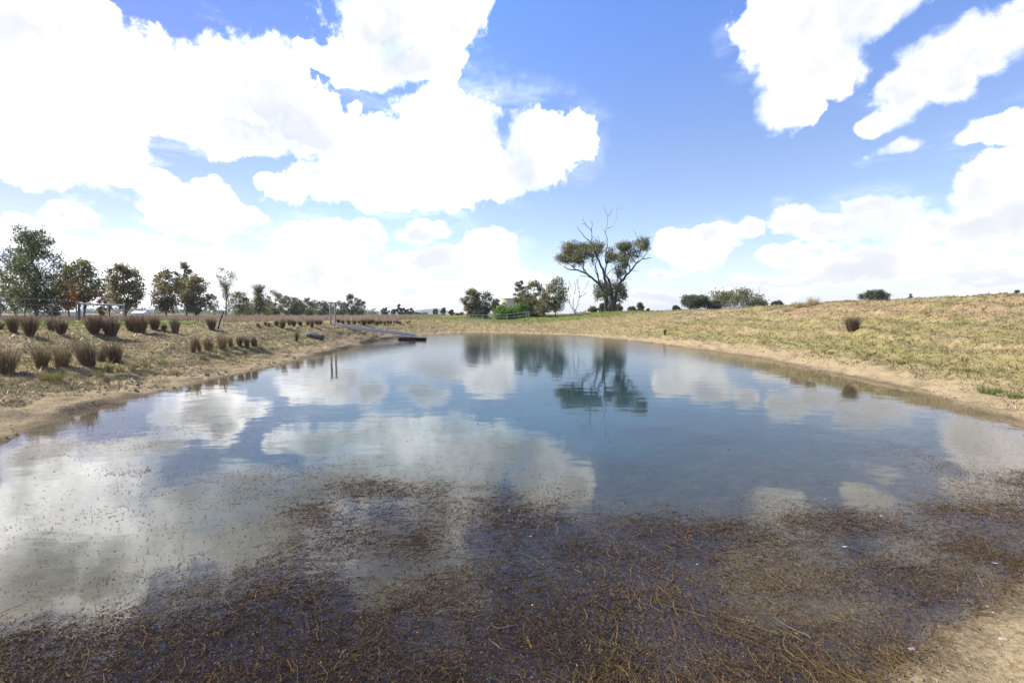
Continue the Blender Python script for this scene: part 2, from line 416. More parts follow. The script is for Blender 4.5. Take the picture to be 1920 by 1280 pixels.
def axis_steps(start, end, fn):
    out = [start]; s = start
    while s < end:
        s += fn(s); out.append(min(s, end))
    return np.array(out)
xs_p = axis_steps(0, 4600, lambda s: .1 if s < 14 else max(.1, (s - 14) * .045 + .1))
ys_p = axis_steps(1.2, 4600, lambda s: .075 if s < 9 else (max(.075, .0105 * s) if s < 62 else (s - 62) * .06 + .65))
ys_n = 1.2 - axis_steps(0, 500, lambda s: .15 + s * .25)[1:][::-1]
XS = np.concatenate([-xs_p[1:][::-1], xs_p]); YS = np.concatenate([ys_n, ys_p])
GX, GY = np.meshgrid(XS, YS)
GZ, GD, GA, GH, GW = hfun(GX, GY, True)
nx, ny = len(XS), len(YS)
# noisy zone masks
n1 = fbm(GX * .8, GY * .8, 51, 4); n2 = fbm(GX * .22, GY * .22, 61, 4); n3 = fbm(GX * 2.2, GY * 2.2, 71, 3)
leftside = sstep(-10, -35, GA) * (1 - sstep(170, 179, np.abs(GA)))
rightside = sstep(18, 45, GA)
sandw = np.where(rightside > .5, 1.25, 1.05) * (.6 + .9 * n1)
A = {}
A['sand'] = (1 - sstep(sandw * .75, sandw * 1.25, GD)) * 1.0
nearside = sstep(140, 165, np.abs(GA))
A['sand'] = np.maximum(A['sand'], nearside * (GD < 6))
A['bed'] = sstep(-.25, -1.3, GD)
A['wet'] = np.maximum((1 - sstep(0.04, .30, GD + (n3 - .5) * .35)) * .9, .5 * sstep(.5, .65, n3) * (1 - sstep(.3, .8, GD)))
A['earth'] = np.clip(leftside * sstep(.42, .62, n1 * .6 + n2 * .4) * sstep(.5, 1.5, GD) * (1 - sstep(7, 10, GD)) + .5 * (1 - sstep(1.2, 2.8, GD)), 0, 1)
A['earth'] = np.maximum(A['earth'], sstep(.54, .72, n1) * .5 * rightside)
gleft = leftside * sstep(7.5, 10.5, GD + (n1 - .5) * 5) * (1 - sstep(36, 40, GY))
gfar = sstep(48, 60, GY) * sstep(7, 13, GD + (n2 - .5) * 8) * sstep(-34, -20, GA)
gright = rightside * (sstep(.5, .68, n2) * .5 * sstep(1.5, 4, GD) + .55 * np.exp(-((GD - 1.8 - n1) / .7) ** 2) + .6 * np.exp(-((GD - 5.6 - 3 * (n2 - .5)) / .8) ** 2))
A['green'] = np.clip(gleft + gfar + gright * .7 + .5 * leftside * sstep(.6, .72, n2) * sstep(1.2, 2.5, GD), 0, 1)
A['green'] = np.maximum(A['green'] * (1 - sstep(120, 300, GD)), .25 * sstep(120, 300, GD))
A['bare'] = rightside * sstep(.50, .62, fbm(GX * .45, GY * .9, 91, 4)) * np.exp(-((GD - 8.2) / 2.2) ** 2) * (GD > 4) * (1 - sstep(45, 60, GY))
A['mat'] = np.where((GY < 9) & (GD < .1) & (np.abs(GX) < 12), np.clip(weed_density(GX.ravel(), GY.ravel()).reshape(GX.shape), 0, 1), 0)
gv = np.stack([GX, GY, GZ], -1).reshape(-1, 3)
ii = (np.arange(ny - 1)[:, None] * nx + np.arange(nx - 1)[None, :]).ravel()
ga = Acc(); ga.add(gv, np.stack([ii, ii + 1, ii + nx + 1, ii + nx], 1))
ground = ga.build('ground', M['ground'], smooth=True); tag(ground, kind='structure')
for k, v in A.items():
    a = ground.data.attributes.new(k, 'FLOAT', 'POINT'); a.data.foreach_set('value', v.astype(np.float32).ravel())

# ------------------------------------------------------------------ water
def water_material():
    m, nt, nd, lk = new_mat('water')
    tc = N(nt, 'ShaderNodeTexCoord')
    def mapped(sc, loc=(0, 0, 0)):
        mp = N(nt, 'ShaderNodeMapping'); mp.inputs['Scale'].default_value = sc; mp.inputs['Location'].default_value = loc
        lk.new(tc.outputs['Object'], mp.inputs[0]); return mp.outputs[0]
    def noise(vec, scale, detail=2, rough=.5):
        n = N(nt, 'ShaderNodeTexNoise'); n.inputs['Scale'].default_value = scale; n.inputs['Detail'].default_value = detail; n.inputs['Roughness'].default_value = rough
        lk.new(vec, n.inputs['Vector']); return n.outputs['Fac']
    def math_(op, a, b=None, c=None):
        x = N(nt, 'ShaderNodeMath', operation=op)
        for i, v in enumerate((a, b, c)):
            if v is None: continue
            if isinstance(v, (int, float)): x.inputs[i].default_value = v
            else: lk.new(v, x.inputs[i])
        return x.outputs[0]
    rip = N(nt, 'ShaderNodeAttribute', attribute_name='ripple').outputs['Fac']
    h1 = noise(mapped((1, 1.6, 1)), 1.1, 2, .5)
    h2 = noise(mapped((1, 2.0, 1), (4, 1, 0)), 5.5, 5, .6)
    h = math_('ADD', math_('MULTIPLY', h1, .0035), math_('MULTIPLY', math_('MULTIPLY', h2, .0024), rip))
    b = N(nt, 'ShaderNodeBump'); b.inputs['Distance'].default_value = 1.0; b.inputs['Strength'].default_value = 1.0
    lk.new(h, b.inputs['Height'])
    fr = N(nt, 'ShaderNodeFresnel'); fr.inputs['IOR'].default_value = 1.5; lk.new(b.outputs[0], fr.inputs['Normal'])
    gl = N(nt, 'ShaderNodeBsdfGlossy'); gl.inputs['Roughness'].default_value = 0.0; lk.new(b.outputs[0], gl.inputs['Normal'])
    depth = N(nt, 'ShaderNodeAttribute', attribute_name='depth').outputs['Fac']
    cloud = noise(mapped((1, 1.5, 1)), .55, 4, .6)
    k = math_('MULTIPLY_ADD', cloud, 2.4, .3)
    murk = math_('SUBTRACT', 1.0, math_('EXPONENT', math_('MULTIPLY', math_('MULTIPLY', depth, k), -1.0)))
    di = N(nt, 'ShaderNodeBsdfDiffuse')
    col = ramp(nt, murk, [(.0, (.074, .070, .060)), (.4, (.062, .080, .078)), (.95, (.034, .104, .132))])
    silt = N(nt, 'ShaderNodeAttribute', attribute_name='silt').outputs['Fac']
    sm = N(nt, 'ShaderNodeVectorMath', operation='SCALE'); lk.new(col, sm.inputs[0]); lk.new(silt, sm.inputs['Scale'])
    lk.new(sm.outputs[0], di.inputs['Color'])
    tr = N(nt, 'ShaderNodeBsdfTransparent')
    lk.new(ramp(nt, murk, [(0, (.97, .96, .93)), (1, (.75, .78, .72))]), tr.inputs['Color'])
    mb = N(nt, 'ShaderNodeMixShader'); lk.new(murk, mb.inputs[0]); lk.new(tr.outputs[0], mb.inputs[1]); lk.new(di.outputs[0], mb.inputs[2])
    geo = N(nt, 'ShaderNodeNewGeometry')                       # seen from below, the surface lets the daylight in
    ff = math_('MULTIPLY', fr.outputs[0], math_('SUBTRACT', 1.0, geo.outputs['Backfacing']))
    mx = N(nt, 'ShaderNodeMixShader'); lk.new(ff, mx.inputs[0]); lk.new(mb.outputs[0], mx.inputs[1]); lk.new(gl.outputs[0], mx.inputs[2])
    out = N(nt, 'ShaderNodeOutputMaterial'); lk.new(mx.outputs[0], out.inputs[0])
    return m
wx = np.arange(-13, 13.01, .16); wy = np.concatenate([np.arange(1.2, 14, .12), np.arange(14, 52, .25)])
WX, WY = np.meshgrid(wx, wy)
wz, wd, _, _, _ = hfun(WX, WY, True)
keep = sdist(WX, WY, POND).reshape(WX.shape) < 1.1
ncx = len(wx)
idx = (np.arange(len(wy) - 1)[:, None] * ncx + np.arange(ncx - 1)[None, :])
okq = keep[:-1, :-1] & keep[1:, :-1] & keep[:-1, 1:] & keep[1:, 1:]
ii = idx[okq]
wa = Acc(); wa.add(np.stack([WX, WY, np.zeros_like(WX)], -1).reshape(-1, 3), np.stack([ii, ii + 1, ii + ncx + 1, ii + ncx], 1))
M['water'] = water_material()
water = wa.build('water', M['water'], smooth=True); tag(water, kind='structure')
a = water.data.attributes.new('depth', 'FLOAT', 'POINT'); a.data.foreach_set('value', np.clip(-wz, 0, 5).astype(np.float32).ravel())
ripple = .16 + 1.6 * np.where(WY < 9, np.clip(weed_density(WX.ravel(), WY.ravel()).reshape(WX.shape), 0, 1), 0) * (.3 + vnoise(WX * 2, WY * 2, 79)) + (.9 * sstep(13, 24, WY) + 1.5 * sstep(20, 34, WY)) * (.55 + .9 * fbm(WX * .12, WY * .12, 77, 3))
silt = 1.0 - .60 * sstep(6.5, 13, WY + 4 * (fbm(WX * .2, WY * .2, 78, 3) - .5))
a = water.data.attributes.new('silt', 'FLOAT', 'POINT'); a.data.foreach_set('value', silt.astype(np.float32).ravel())
a = water.data.attributes.new('ripple', 'FLOAT', 'POINT'); a.data.foreach_set('value', ripple.astype(np.float32).ravel())

# ------------------------------------------------------------------ water weed (uncountable)
def strands(acc, P, ang, L, rad, tint, bend, zend, segs=4):
    n = len(P)
    a = ang.copy(); pts = [P.copy()]
    p = P.copy()
    for i in range(segs):
        st = (L / segs)[:, None] * np.stack([np.cos(a), np.sin(a), np.zeros(n)], 1)
        p = p + st; p = p.copy(); p[:, 2] += zend / segs
        pts.append(p); a = a + bend / segs + rng.normal(0, .22, n)
    pts = np.stack(pts, 1)                                  # n, segs+1, 3
    t = np.gradient(pts, axis=1); t /= np.linalg.norm(t, axis=2)[..., None] + 1e-9
    s = np.stack([-t[..., 1], t[..., 0], np.zeros(t.shape[:2])], -1)
    r = rad[:, None, None] * np.linspace(1, .55, segs + 1)[None, :, None]
    up = np.array([0, 0, 1.0])
    ring = np.stack([pts + s * r, pts - s * r * .5 + up * r * .85, pts - s * r * .5 - up * r * .85], 2)   # n, segs+1, 3, 3
    v = ring.reshape(-1, 3)
    base = np.arange(n)[:, None, None] * (segs + 1) * 3
    i = np.arange(segs)[None, :, None] * 3; j = np.arange(3)[None, None, :]; j2 = (j + 1) % 3
    q = np.stack([base + i + j, base + i + j2, base + i + 3 + j2, base + i + 3 + j], -1).reshape(-1, 4)
    acc.add(v, q, None, np.repeat(tint, segs * 3))

def scatter(n, x0, x1, y0, y1, dens):
    out = []; got = 0
    while got < n:
        x = rng.uniform(x0, x1, 40000)
        y = np.exp(rng.uniform(math.log(y0), math.log(y1), 40000))      # denser near the viewer
        ok = np.abs(x) < y * 1.12 + .6
        x, y = x[ok], y[ok]
        k = rng.uniform(0, 1, len(x)) < dens(x, y)
        out.append(np.stack([x[k], y[k]], 1)); got += k.sum()
    return np.concatenate(out)[:n]

wacc = Acc()
P2 = scatter(120000, -6, 9, 2.15, 7.5, weed_density)
n = len(P2)
bedz = hfun(P2[:, 0], P2[:, 1])
surf = rng.uniform(0, 1, n) < .42
z = np.where(surf, rng.uniform(-.012, .006, n), -np.abs(rng.normal(0, .07, n)) - .012)
z = np.maximum(z, bedz + .006)
flow = vnoise(P2[:, 0] * .7, P2[:, 1] * .7, 131) * 2 * np.pi * .55 - .9 + rng.normal(0, .75, n)
flow = np.where(rng.uniform(0, 1, n) < .25, rng.uniform(0, 2 * np.pi, n), flow)
L = rng.gamma(2.0, .020, n) + .015
rad = rng.uniform(.0007, .0020, n)
tint = np.clip(rng.beta(1.6, 2.6, n) * (.6 + .8 * vnoise(P2[:, 0] * 1.5, P2[:, 1] * 1.5, 141)), 0, .97)
long_ = rng.uniform(0, 1, n) < .012
L[long_] *= 3.0; tint[long_] = rng.uniform(.85, 1, long_.sum())
strands(wacc, np.stack([P2[:, 0], P2[:, 1], z], 1), flow, L, rad, tint, rng.normal(0, .9, n), np.where(surf, rng.normal(0, .004, n), rng.normal(0, .03, n)))
# longer pale stems trailing through the mat
nl = 5200
PL = scatter(nl, -6, 9, 2.15, 7.5, weed_density)
fl_ = vnoise(PL[:, 0] * .7, PL[:, 1] * .7, 131) * 2 * np.pi * .55 - .9 + rng.normal(0, .9, nl)
zl = np.maximum(rng.uniform(-.03, .010, nl), hfun(PL[:, 0], PL[:, 1]) + .008)
strands(wacc, np.stack([PL[:, 0], PL[:, 1], zl], 1), fl_, rng.gamma(3, .045, nl) + .05, rng.uniform(.0011, .0026, nl), np.clip(rng.beta(2.4, 1.5, nl), 0, 1), rng.normal(0, 1.1, nl), rng.normal(0, .012, nl), 6)
P3 = scatter(190000, -6, 9, 2.15, 7.5, weed_density)
n = len(P3); bz = hfun(P3[:, 0], P3[:, 1])
z = np.where(rng.uniform(0, 1, n) < .55, rng.uniform(-.008, .008, n), -np.abs(rng.normal(0, .06, n)))
z = np.maximum(z, bz + .006)
leaves(wacc, np.stack([P3[:, 0], P3[:, 1], z], 1), rng.uniform(.006, .017, n), .45, 0, np.clip(rng.beta(1.6, 2, n), 0, 1))
weeds = wacc.build('water_weeds', M['weed']); tag(weeds, 'brown tangled water weed matted in the shallows', 'water weed', kind='stuff')

# floating flecks over the open water and along the weed edge
def fleck_density(x, y):
    d = -sdist(x, y, WEED)
    den = .10 * np.exp(-np.clip(-d, 0, 9) / .9)
    n = fbm(x * 1.3, y * 2.2, 151, 4)
    den = den + .05 * sstep(.52, .66, n) * (x < 1.5)
    for hx, hy, rx, ry, s in ((245, 882, 60, 9, 1.0), (400, 800, 110, 26, .28), (150, 990, 150, 40, .12), (230, 940, 200, 40, .1), (330, 1075, 130, 26, .5), (470, 1090, 60, 30, .5), (590, 960, 60, 25, .9),
                              (1860, 900, 80, 50, .9), (560, 900, 160, 26, .5), (330, 1105, 120, 16, .7), (1000, 780, 220, 20, .05), (120, 830, 120, 22, .2)):
        c = on_level(hx, hy); a = on_level(hx + rx, hy); b = on_level(hx, hy - ry)
        e = ((x - c[0]) / (a[0] - c[0])) ** 2 + ((y - c[1]) / (b[1] - c[1])) ** 2
        den = den + s * np.exp(-e) * (.3 + sstep(.4, .6, fbm(x * 4, y * 4, 161, 3)))
    return np.clip(den, 0, 1) * (sdist(x, y, POND) < -.15)
facc = Acc()
P4 = scatter(15000, -9, 10, 2.2, 14, fleck_density)
n = len(P4)
a = rng.uniform(0, 2 * np.pi, n); L = rng.uniform(.006, .02, n) * (1 + P4[:, 1] * .05)
C = np.stack([P4[:, 0], P4[:, 1], np.full(n, .004)], 1)
dv = np.stack([np.cos(a), np.sin(a), rng.normal(0, .15, n)], 1) * L[:, None] / 2
sv = np.stack([-np.sin(a), np.cos(a), rng.normal(0, .3, n)], 1) * (L * .22)[:, None]
up = np.array([0, 0, .003])
facc.add(np.stack([C + dv + up, C + sv, C - dv + up, C - sv], 1).reshape(-1, 3), np.arange(4 * n).reshape(-1, 4), None, rng.beta(1.5, 1.5, n))
nn = 350
P5 = scatter(nn, -7, 2.5, 2.6, 9, lambda x, y: fleck_density(x, y) * .8 + .03)
strands(facc, np.stack([P5[:, 0], P5[:, 1], np.full(nn, .001)], 1), rng.normal(.35, .5, nn), rng.gamma(2.5, .035, nn), rng.uniform(.0007, .0015, nn), rng.beta(2, 1.3, nn), rng.normal(0, .6, nn), np.zeros(nn))
fl = facc.build('floating_leaves', M['fleck']); tag(fl, 'small red brown leaves and stems floating on the pond', 'floating leaves', kind='stuff')

# ------------------------------------------------------------------ grass cover (uncountable)
def polar(n, r0, r1, a0, a1):
    r = np.exp(rng.uniform(math.log(r0), math.log(r1), n)); a = np.radians(rng.uniform(a0, a1, n))
    return r * np.sin(a), r * np.cos(a)
gacc = Acc(); gracc = Acc()
x, y = polar(330000, 5.5, 75, -50, 50)
z, d, ang, H, W = hfun(x, y, True)
g = fbm(x * .8, y * .8, 51, 4); g2 = fbm(x * .22, y * .22, 61, 4)
rs = sstep(18, 45, ang); ls = sstep(-10, -35, ang)
p = sstep(.5, 1.6, d + (g - .5) * 1.2) * np.where(rs > .5, .85, .5 + .4 * sstep(.4, .6, g2))
p = p * sstep(.25, .5, fbm(x * 3, y * 3, 171, 3) + .12)
ok = (rng.uniform(0, 1, len(x)) < p) & (d > .3)
x, y, z, d, ang, g2, rs, ls = [q[ok] for q in (x, y, z, d, ang, g2, rs, ls)]
n1b = fbm(x * .8, y * .8, 51, 4)
isg = rng.uniform(0, 1, len(x)) < np.clip(rs * (.07 + .32 * sstep(.5, .66, g2) + .38 * np.exp(-((d - 2.0) / .7) ** 2)) + ls * (.10 + .85 * sstep(8, 11, d)) + sstep(50, 60, y) * .7, 0, .9)
dist = np.hypot(x, y)
hgt = rng.uniform(.025, .075, len(x)) * (1 + 2.4 * rng.uniform(0, 1, len(x)) ** 9)
wid = .006 + .0011 * dist
base = np.stack([x, y, z - .01], 1)
for k in range(2):
    off = rng.normal(0, .02, (len(x), 2)) * (1 + dist[:, None] * .03)
    b = base.copy(); b[:, :2] += off
    t = np.clip(rng.beta(2, 2, len(x)) * .8 + .35 * (n1b - .3), 0, 1)
    blades(gacc, b[~isg], hgt[~isg], wid[~isg], .9, t[~isg])
    blades(gracc, b[isg], hgt[isg] * 1.05, wid[isg], .9, t[isg])
tag(gacc.build('dry_grass', M['grass_dry']), 'short dry yellow grass covering the pond banks', 'grass', kind='stuff')
tag(gracc.build('green_grass', M['grass_green']), 'patches of short green grass on the banks', 'grass', kind='stuff')
tacc = Acc()
x, y = polar(150000, 38, 190, -52, -8)
ok = (y > 37 + 2.5 * (fbm(x * .2, y * .2, 181, 3) - .5)) & (x < -12 - .06 * (y - 38)) & (x > -75 - .3 * y)
x, y = x[ok], y[ok]
z, d, ang, H, W = hfun(x, y, True)
ok = d > 6.5
x, y, z = x[ok], y[ok], z[ok]
hh = rng.uniform(.25, .62, len(x)) * (.7 + .6 * fbm(x * .3, y * .3, 191, 3))
blades(tacc, np.stack([x, y, z - .02], 1), hh, .012 + .0007 * y, .5, rng.beta(2, 2, len(x)))
tag(tacc.build('tall_dry_grass', M['grass_tall']), 'tall pale dry grass along the paddock behind the left bank', 'grass', kind='stuff')

# soil crumbs along the shores (uncountable)
cacc = Acc()
x, y = polar(120000, 2.6, 42, -56, 50)
z, d, ang, H, W = hfun(x, y, True)
ls = sstep(-10, -35, ang); cl = fbm(x * 1.4, y * 1.4, 231, 4)
p = np.where(d > .02, (.75 * ls * (1 - sstep(.9, 1.6, d)) + .35 * ls * (1 - sstep(5, 9, d)) + .22 * (1 - ls) * (1 - sstep(1.2, 2.2, d)) + .05) * sstep(.36, .6, cl), 0)
p = np.where((np.abs(ang) > 140), np.minimum(p, .12), p)
ok = rng.uniform(0, 1, len(x)) < p
x, y, z = x[ok], y[ok], z[ok]; n = len(x); r = (rng.gamma(1.8, .006, n) + .004) * (1 + .02 * y)
r = np.where(y < 4.5, r * .35, r)
oct_ = np.array([[1, 0, 0], [0, 1, 0], [-1, 0, 0], [0, -1, 0], [0, 0, .7], [0, 0, -.5]], float)
a = rng.uniform(0, 6.283, n); ca, sa = np.cos(a), np.sin(a)
v = oct_[None] * rng.uniform(.6, 1.5, (n, 6, 1)) * r[:, None, None]
v = np.stack([v[..., 0] * ca[:, None] - v[..., 1] * sa[:, None], v[..., 0] * sa[:, None] + v[..., 1] * ca[:, None], v[..., 2]], -1) + np.stack([x, y, z + r * .1], 1)[:, None, :]
ft = np.array([[0, 1, 4], [1, 2, 4], [2, 3, 4], [3, 0, 4], [1, 0, 5], [2, 1, 5], [3, 2, 5], [0, 3, 5]])
cacc.add(v.reshape(-1, 3), None, (np.arange(n)[:, None, None] * 6 + ft[None]).reshape(-1, 3), np.repeat(rng.uniform(0, 1, n), 8))
M['clod'] = leaf_mat('soil_crumb', [(0, (.15, .115, .075)), (.5, (.24, .185, .12)), (1, (.34, .275, .19))], 0, .95, .1)
tag(cacc.build('soil_crumbs', M['clod']), 'dry crumbled soil and small clods along the bare shore', 'soil', kind='stuff')

# ------------------------------------------------------------------ rush tussocks
def rush_mesh(name, mat, nb=420, base_r=.10, top_r=.34, h=.75, w=.010, seed=0):
    acc = Acc()
    a = rng.uniform(0, 2 * np.pi, nb); r = np.sqrt(rng.uniform(0, 1, nb))
    B = np.stack([np.cos(a) * r * base_r, np.sin(a) * r * base_r, np.full(nb, -.04)], 1)
    hh = h * (.45 + .68 * rng.beta(2.2, 1.9, nb)) * (1 - .18 * r)
    lean = (top_r - base_r) / h * r * rng.uniform(.6, 1.55, nb)
    aa = a + rng.normal(0, .4, nb)
    tilt = rng.normal(0, .06, 2)
    lv = np.stack([np.cos(aa), np.sin(aa)], 1) * lean[:, None] + rng.normal(0, .05, (nb, 2)) + tilt
    blades(acc, B, hh, np.full(nb, w), tint=np.clip(rng.beta(1.6, 2.4, nb) + .25 * (r > .85) * rng.uniform(0, 1, nb), 0, 1), segs=2, curl=.35, leanvec=lv)
    o = acc.build(name, mat)
    return o
rush_protos = [rush_mesh('rush_tussock', M['rush'], 620, .13, .40, .84, .0105), rush_mesh('rush_tussock', M['rush'], 560, .12, .33, .86, .0105), rush_mesh('rush_tussock', M['rush'], 520, .10, .28, .86, .0105),
               rush_mesh('rush_tussock', M['rush'], 700, .17, .42, .80, .010), rush_mesh('rush_tussock', M['rush'], 430, .09, .36, .88, .011), rush_mesh('rush_tussock', M['rush'], 480, .13, .29, .84, .0105)]
dry_protos = [rush_mesh('dry_rush_tussock', M['rush_dry'], 300, .13, .27, .88, .009), rush_mesh('dry_rush_tussock', M['rush_dry'], 260, .10, .20, .88, .009), rush_mesh('dry_rush_tussock', M['rush'], 260, .12, .26, .88, .009),
              rush_mesh('dry_rush_tussock', M['rush_dry'], 230, .15, .30, .92, .009), rush_mesh('dry_rush_tussock', M['rush_dry'], 210, .11, .17, .86, .009)]
used = set()
def place(proto, loc, sx, sz, label, cat, group=None):
    if proto.name not in used:
        used.add(proto.name); o = proto
    else:
        o = copy_tree(proto)
    o.location = loc; o.scale = (sx, sx, sz); o.rotation_euler = (rng.normal(0, .03), rng.normal(0, .03), rng.uniform(0, 6.28))
    tag(o, label, cat, group); return o

RUSH = [  # px, py, height px, width px, proto, label
    (2, 617, 14, 20, 0, 'low dark rush clump cut off at the left frame edge'),
    (25, 622, 35, 24, 0, 'ragged dark rush tussock overlapping the widest tussock, left behind it'),
    (56, 629, 42, 44, 0, 'widest dark rush tussock on the left bank top'),
    (96, 621, 27, 19, 1, 'thin dark rush tussock behind the left of a squat pair'),
    (115, 625, 30, 27, 0, 'squat dark rush tussock standing right before a thinner one'),
    (177, 624, 38, 38, 0, 'broad dark rush tussock under the blue grey pipe rail'),
    (208, 628, 40, 38, 0, 'flaring vase shaped rush tussock with a narrow foot below the pipe rail'),
    (245, 619, 28, 24, 1, 'dark rush tussock half hidden behind a wider flaring one'),
    (264, 625, 38, 34, 0, 'flaring rush tussock casting a long shadow, brown tree behind'),
    (290, 619, 28, 24, 1, 'dense rounded rush tussock with a small one at its right foot'),
    (307, 621, 15, 12, 2, 'very small rush clump at the foot of a rounded tussock'),
    (329, 625, 33, 23, 1, 'lone upright rush tussock below the twin brown trees'),
    (398, 618, 24, 22, 1, 'round rush tussock beside the leaning dark post'),
    (1597, 620, 33, 34, 0, 'lone big dark rush tussock on the right bank slope'),
    (1246, 628, 13, 7, 2, 'small dark rush clump low on the right bank near the water'),
    (556, 640, 18, 10, 2, 'lone narrow rush clump on the bank left of the log'),
    (484, 614, 9, 8, 2, 'tiny rush clump at the left start of the small tussock run'),
    (529, 615, 19, 16, 1, 'thickest tussock at the left end of the small run before the jetty posts'),
    (585, 614, 17, 10, 2, 'foremost small rush tussock just left of the jetty posts'),
]
for px, py, hp, wp, k, lab in RUSH:
    g = ground_hit(px, py)
    dref = math.hypot(g[0], g[1]) and g[1]
    sz = metres(hp, dref) / .80; sx = metres(wp, dref) / (2 * (.42, .35, .30)[k])
    kk = {0: (0, 3, 4)[int(px) % 3], 1: (1, 5)[int(px) % 2], 2: (2, 5)[int(px) % 2]}[k]
    place(rush_protos[kk], g, sx, sz * 1.18, lab, 'rush tussock', 'dark rush tussocks')
for px, py, hp in [(498, 611, 8), (505, 611, 8), (519, 611, 13), (543, 609, 14), (551, 611, 15), (563, 610, 13), (577, 610, 15), (594, 609, 12), (600, 609, 12)]:
    g = ground_hit(px, py); s = metres(hp, g[1]) / .8
    place(rush_protos[(2, 5, 1)[int(px) % 3]], g, s * rng.uniform(.85, 1.25), s * rng.uniform(.85, 1.2), 'small dark rush tussock in the run left of the jetty posts', 'rush tussock', 'small rush tussocks left of the jetty')
for i, (px, py, hp) in enumerate([(635, 605, 9), (643, 606, 10), (654, 607, 9), (664, 608, 12), (673, 607, 10), (683, 608, 11), (692, 608, 11), (699, 607, 10), (707, 609, 10), (713, 607, 9), (721, 609, 10), (728, 607, 8),
                    (733, 607, 8), (739, 606, 7), (744, 606, 7), (749, 607, 8), (764, 606, 5), (768, 605, 5)]):
    g = ground_hit(px, py); s = metres(hp, g[1]) / .8
    place(rush_protos[(1, 5, 3)[int(px) % 3]], g, s * rng.uniform(.9, 1.35), s * rng.uniform(.85, 1.25), 'small dark rush tussock in the far row behind the jetty ramp', 'rush tussock', 'far row of rush tussocks behind the jetty')
DRY = [
    (10, 698, 54, 44, 0, 'tall brown rush tussock at the left frame edge above the shore'),
    (78, 687, 42, 32, 0, 'brown rush tussock behind the yellow green grass tuft, left of a twin'),
    (115, 687, 42, 36, 0, 'brown rush tussock behind the yellow green grass tuft, right of a twin'),
    (166, 684, 52, 40, 2, 'tallest fan shaped brown rush tussock in the lower row'),
    (190, 677, 30, 20, 1, 'thin pale rush clump between two fan shaped brown tussocks'),
    (216, 678, 42, 34, 2, 'dark brown rush tussock above a line of grass tufts'),
    (362, 660, 33, 15, 1, 'leftmost narrow brown tussock of the row below the leaning post'),
    (374, 659, 25, 11, 1, 'shorter narrow brown tussock second in the row below the leaning post'),
    (391, 658, 31, 20, 0, 'stout brown rush tussock third in the row below the leaning post'),
    (417, 654, 30, 20, 0, 'bushy brown rush tussock midway along the row below the leaning post'),
    (433, 650, 22, 11, 1, 'faint sparse rush clump right of the bushy brown tussock'),
    (449, 649, 23, 15, 2, 'slim brown rush tussock third from the right end of its row'),
    (463, 651, 26, 13, 1, 'slim upright brown tussock next to the right end of its row'),
    (477, 649, 23, 15, 2, 'last brown rush tussock at the right end of the lower row'),
]
for px, py, hp, wp, k, lab in DRY:
    g = ground_hit(px, py)
    sz = metres(hp, g[1]) / .80; sx = metres(wp, g[1]) / (2 * (.29, .22, .28)[k])
    kk = {0: (0, 3)[int(px) % 2], 1: (1, 4)[int(px) % 2], 2: 2}[k]
    place(dry_protos[kk], g, sx * 1.12, sz * 1.16, lab, 'rush tussock', 'brown rush tussocks of the lower row')

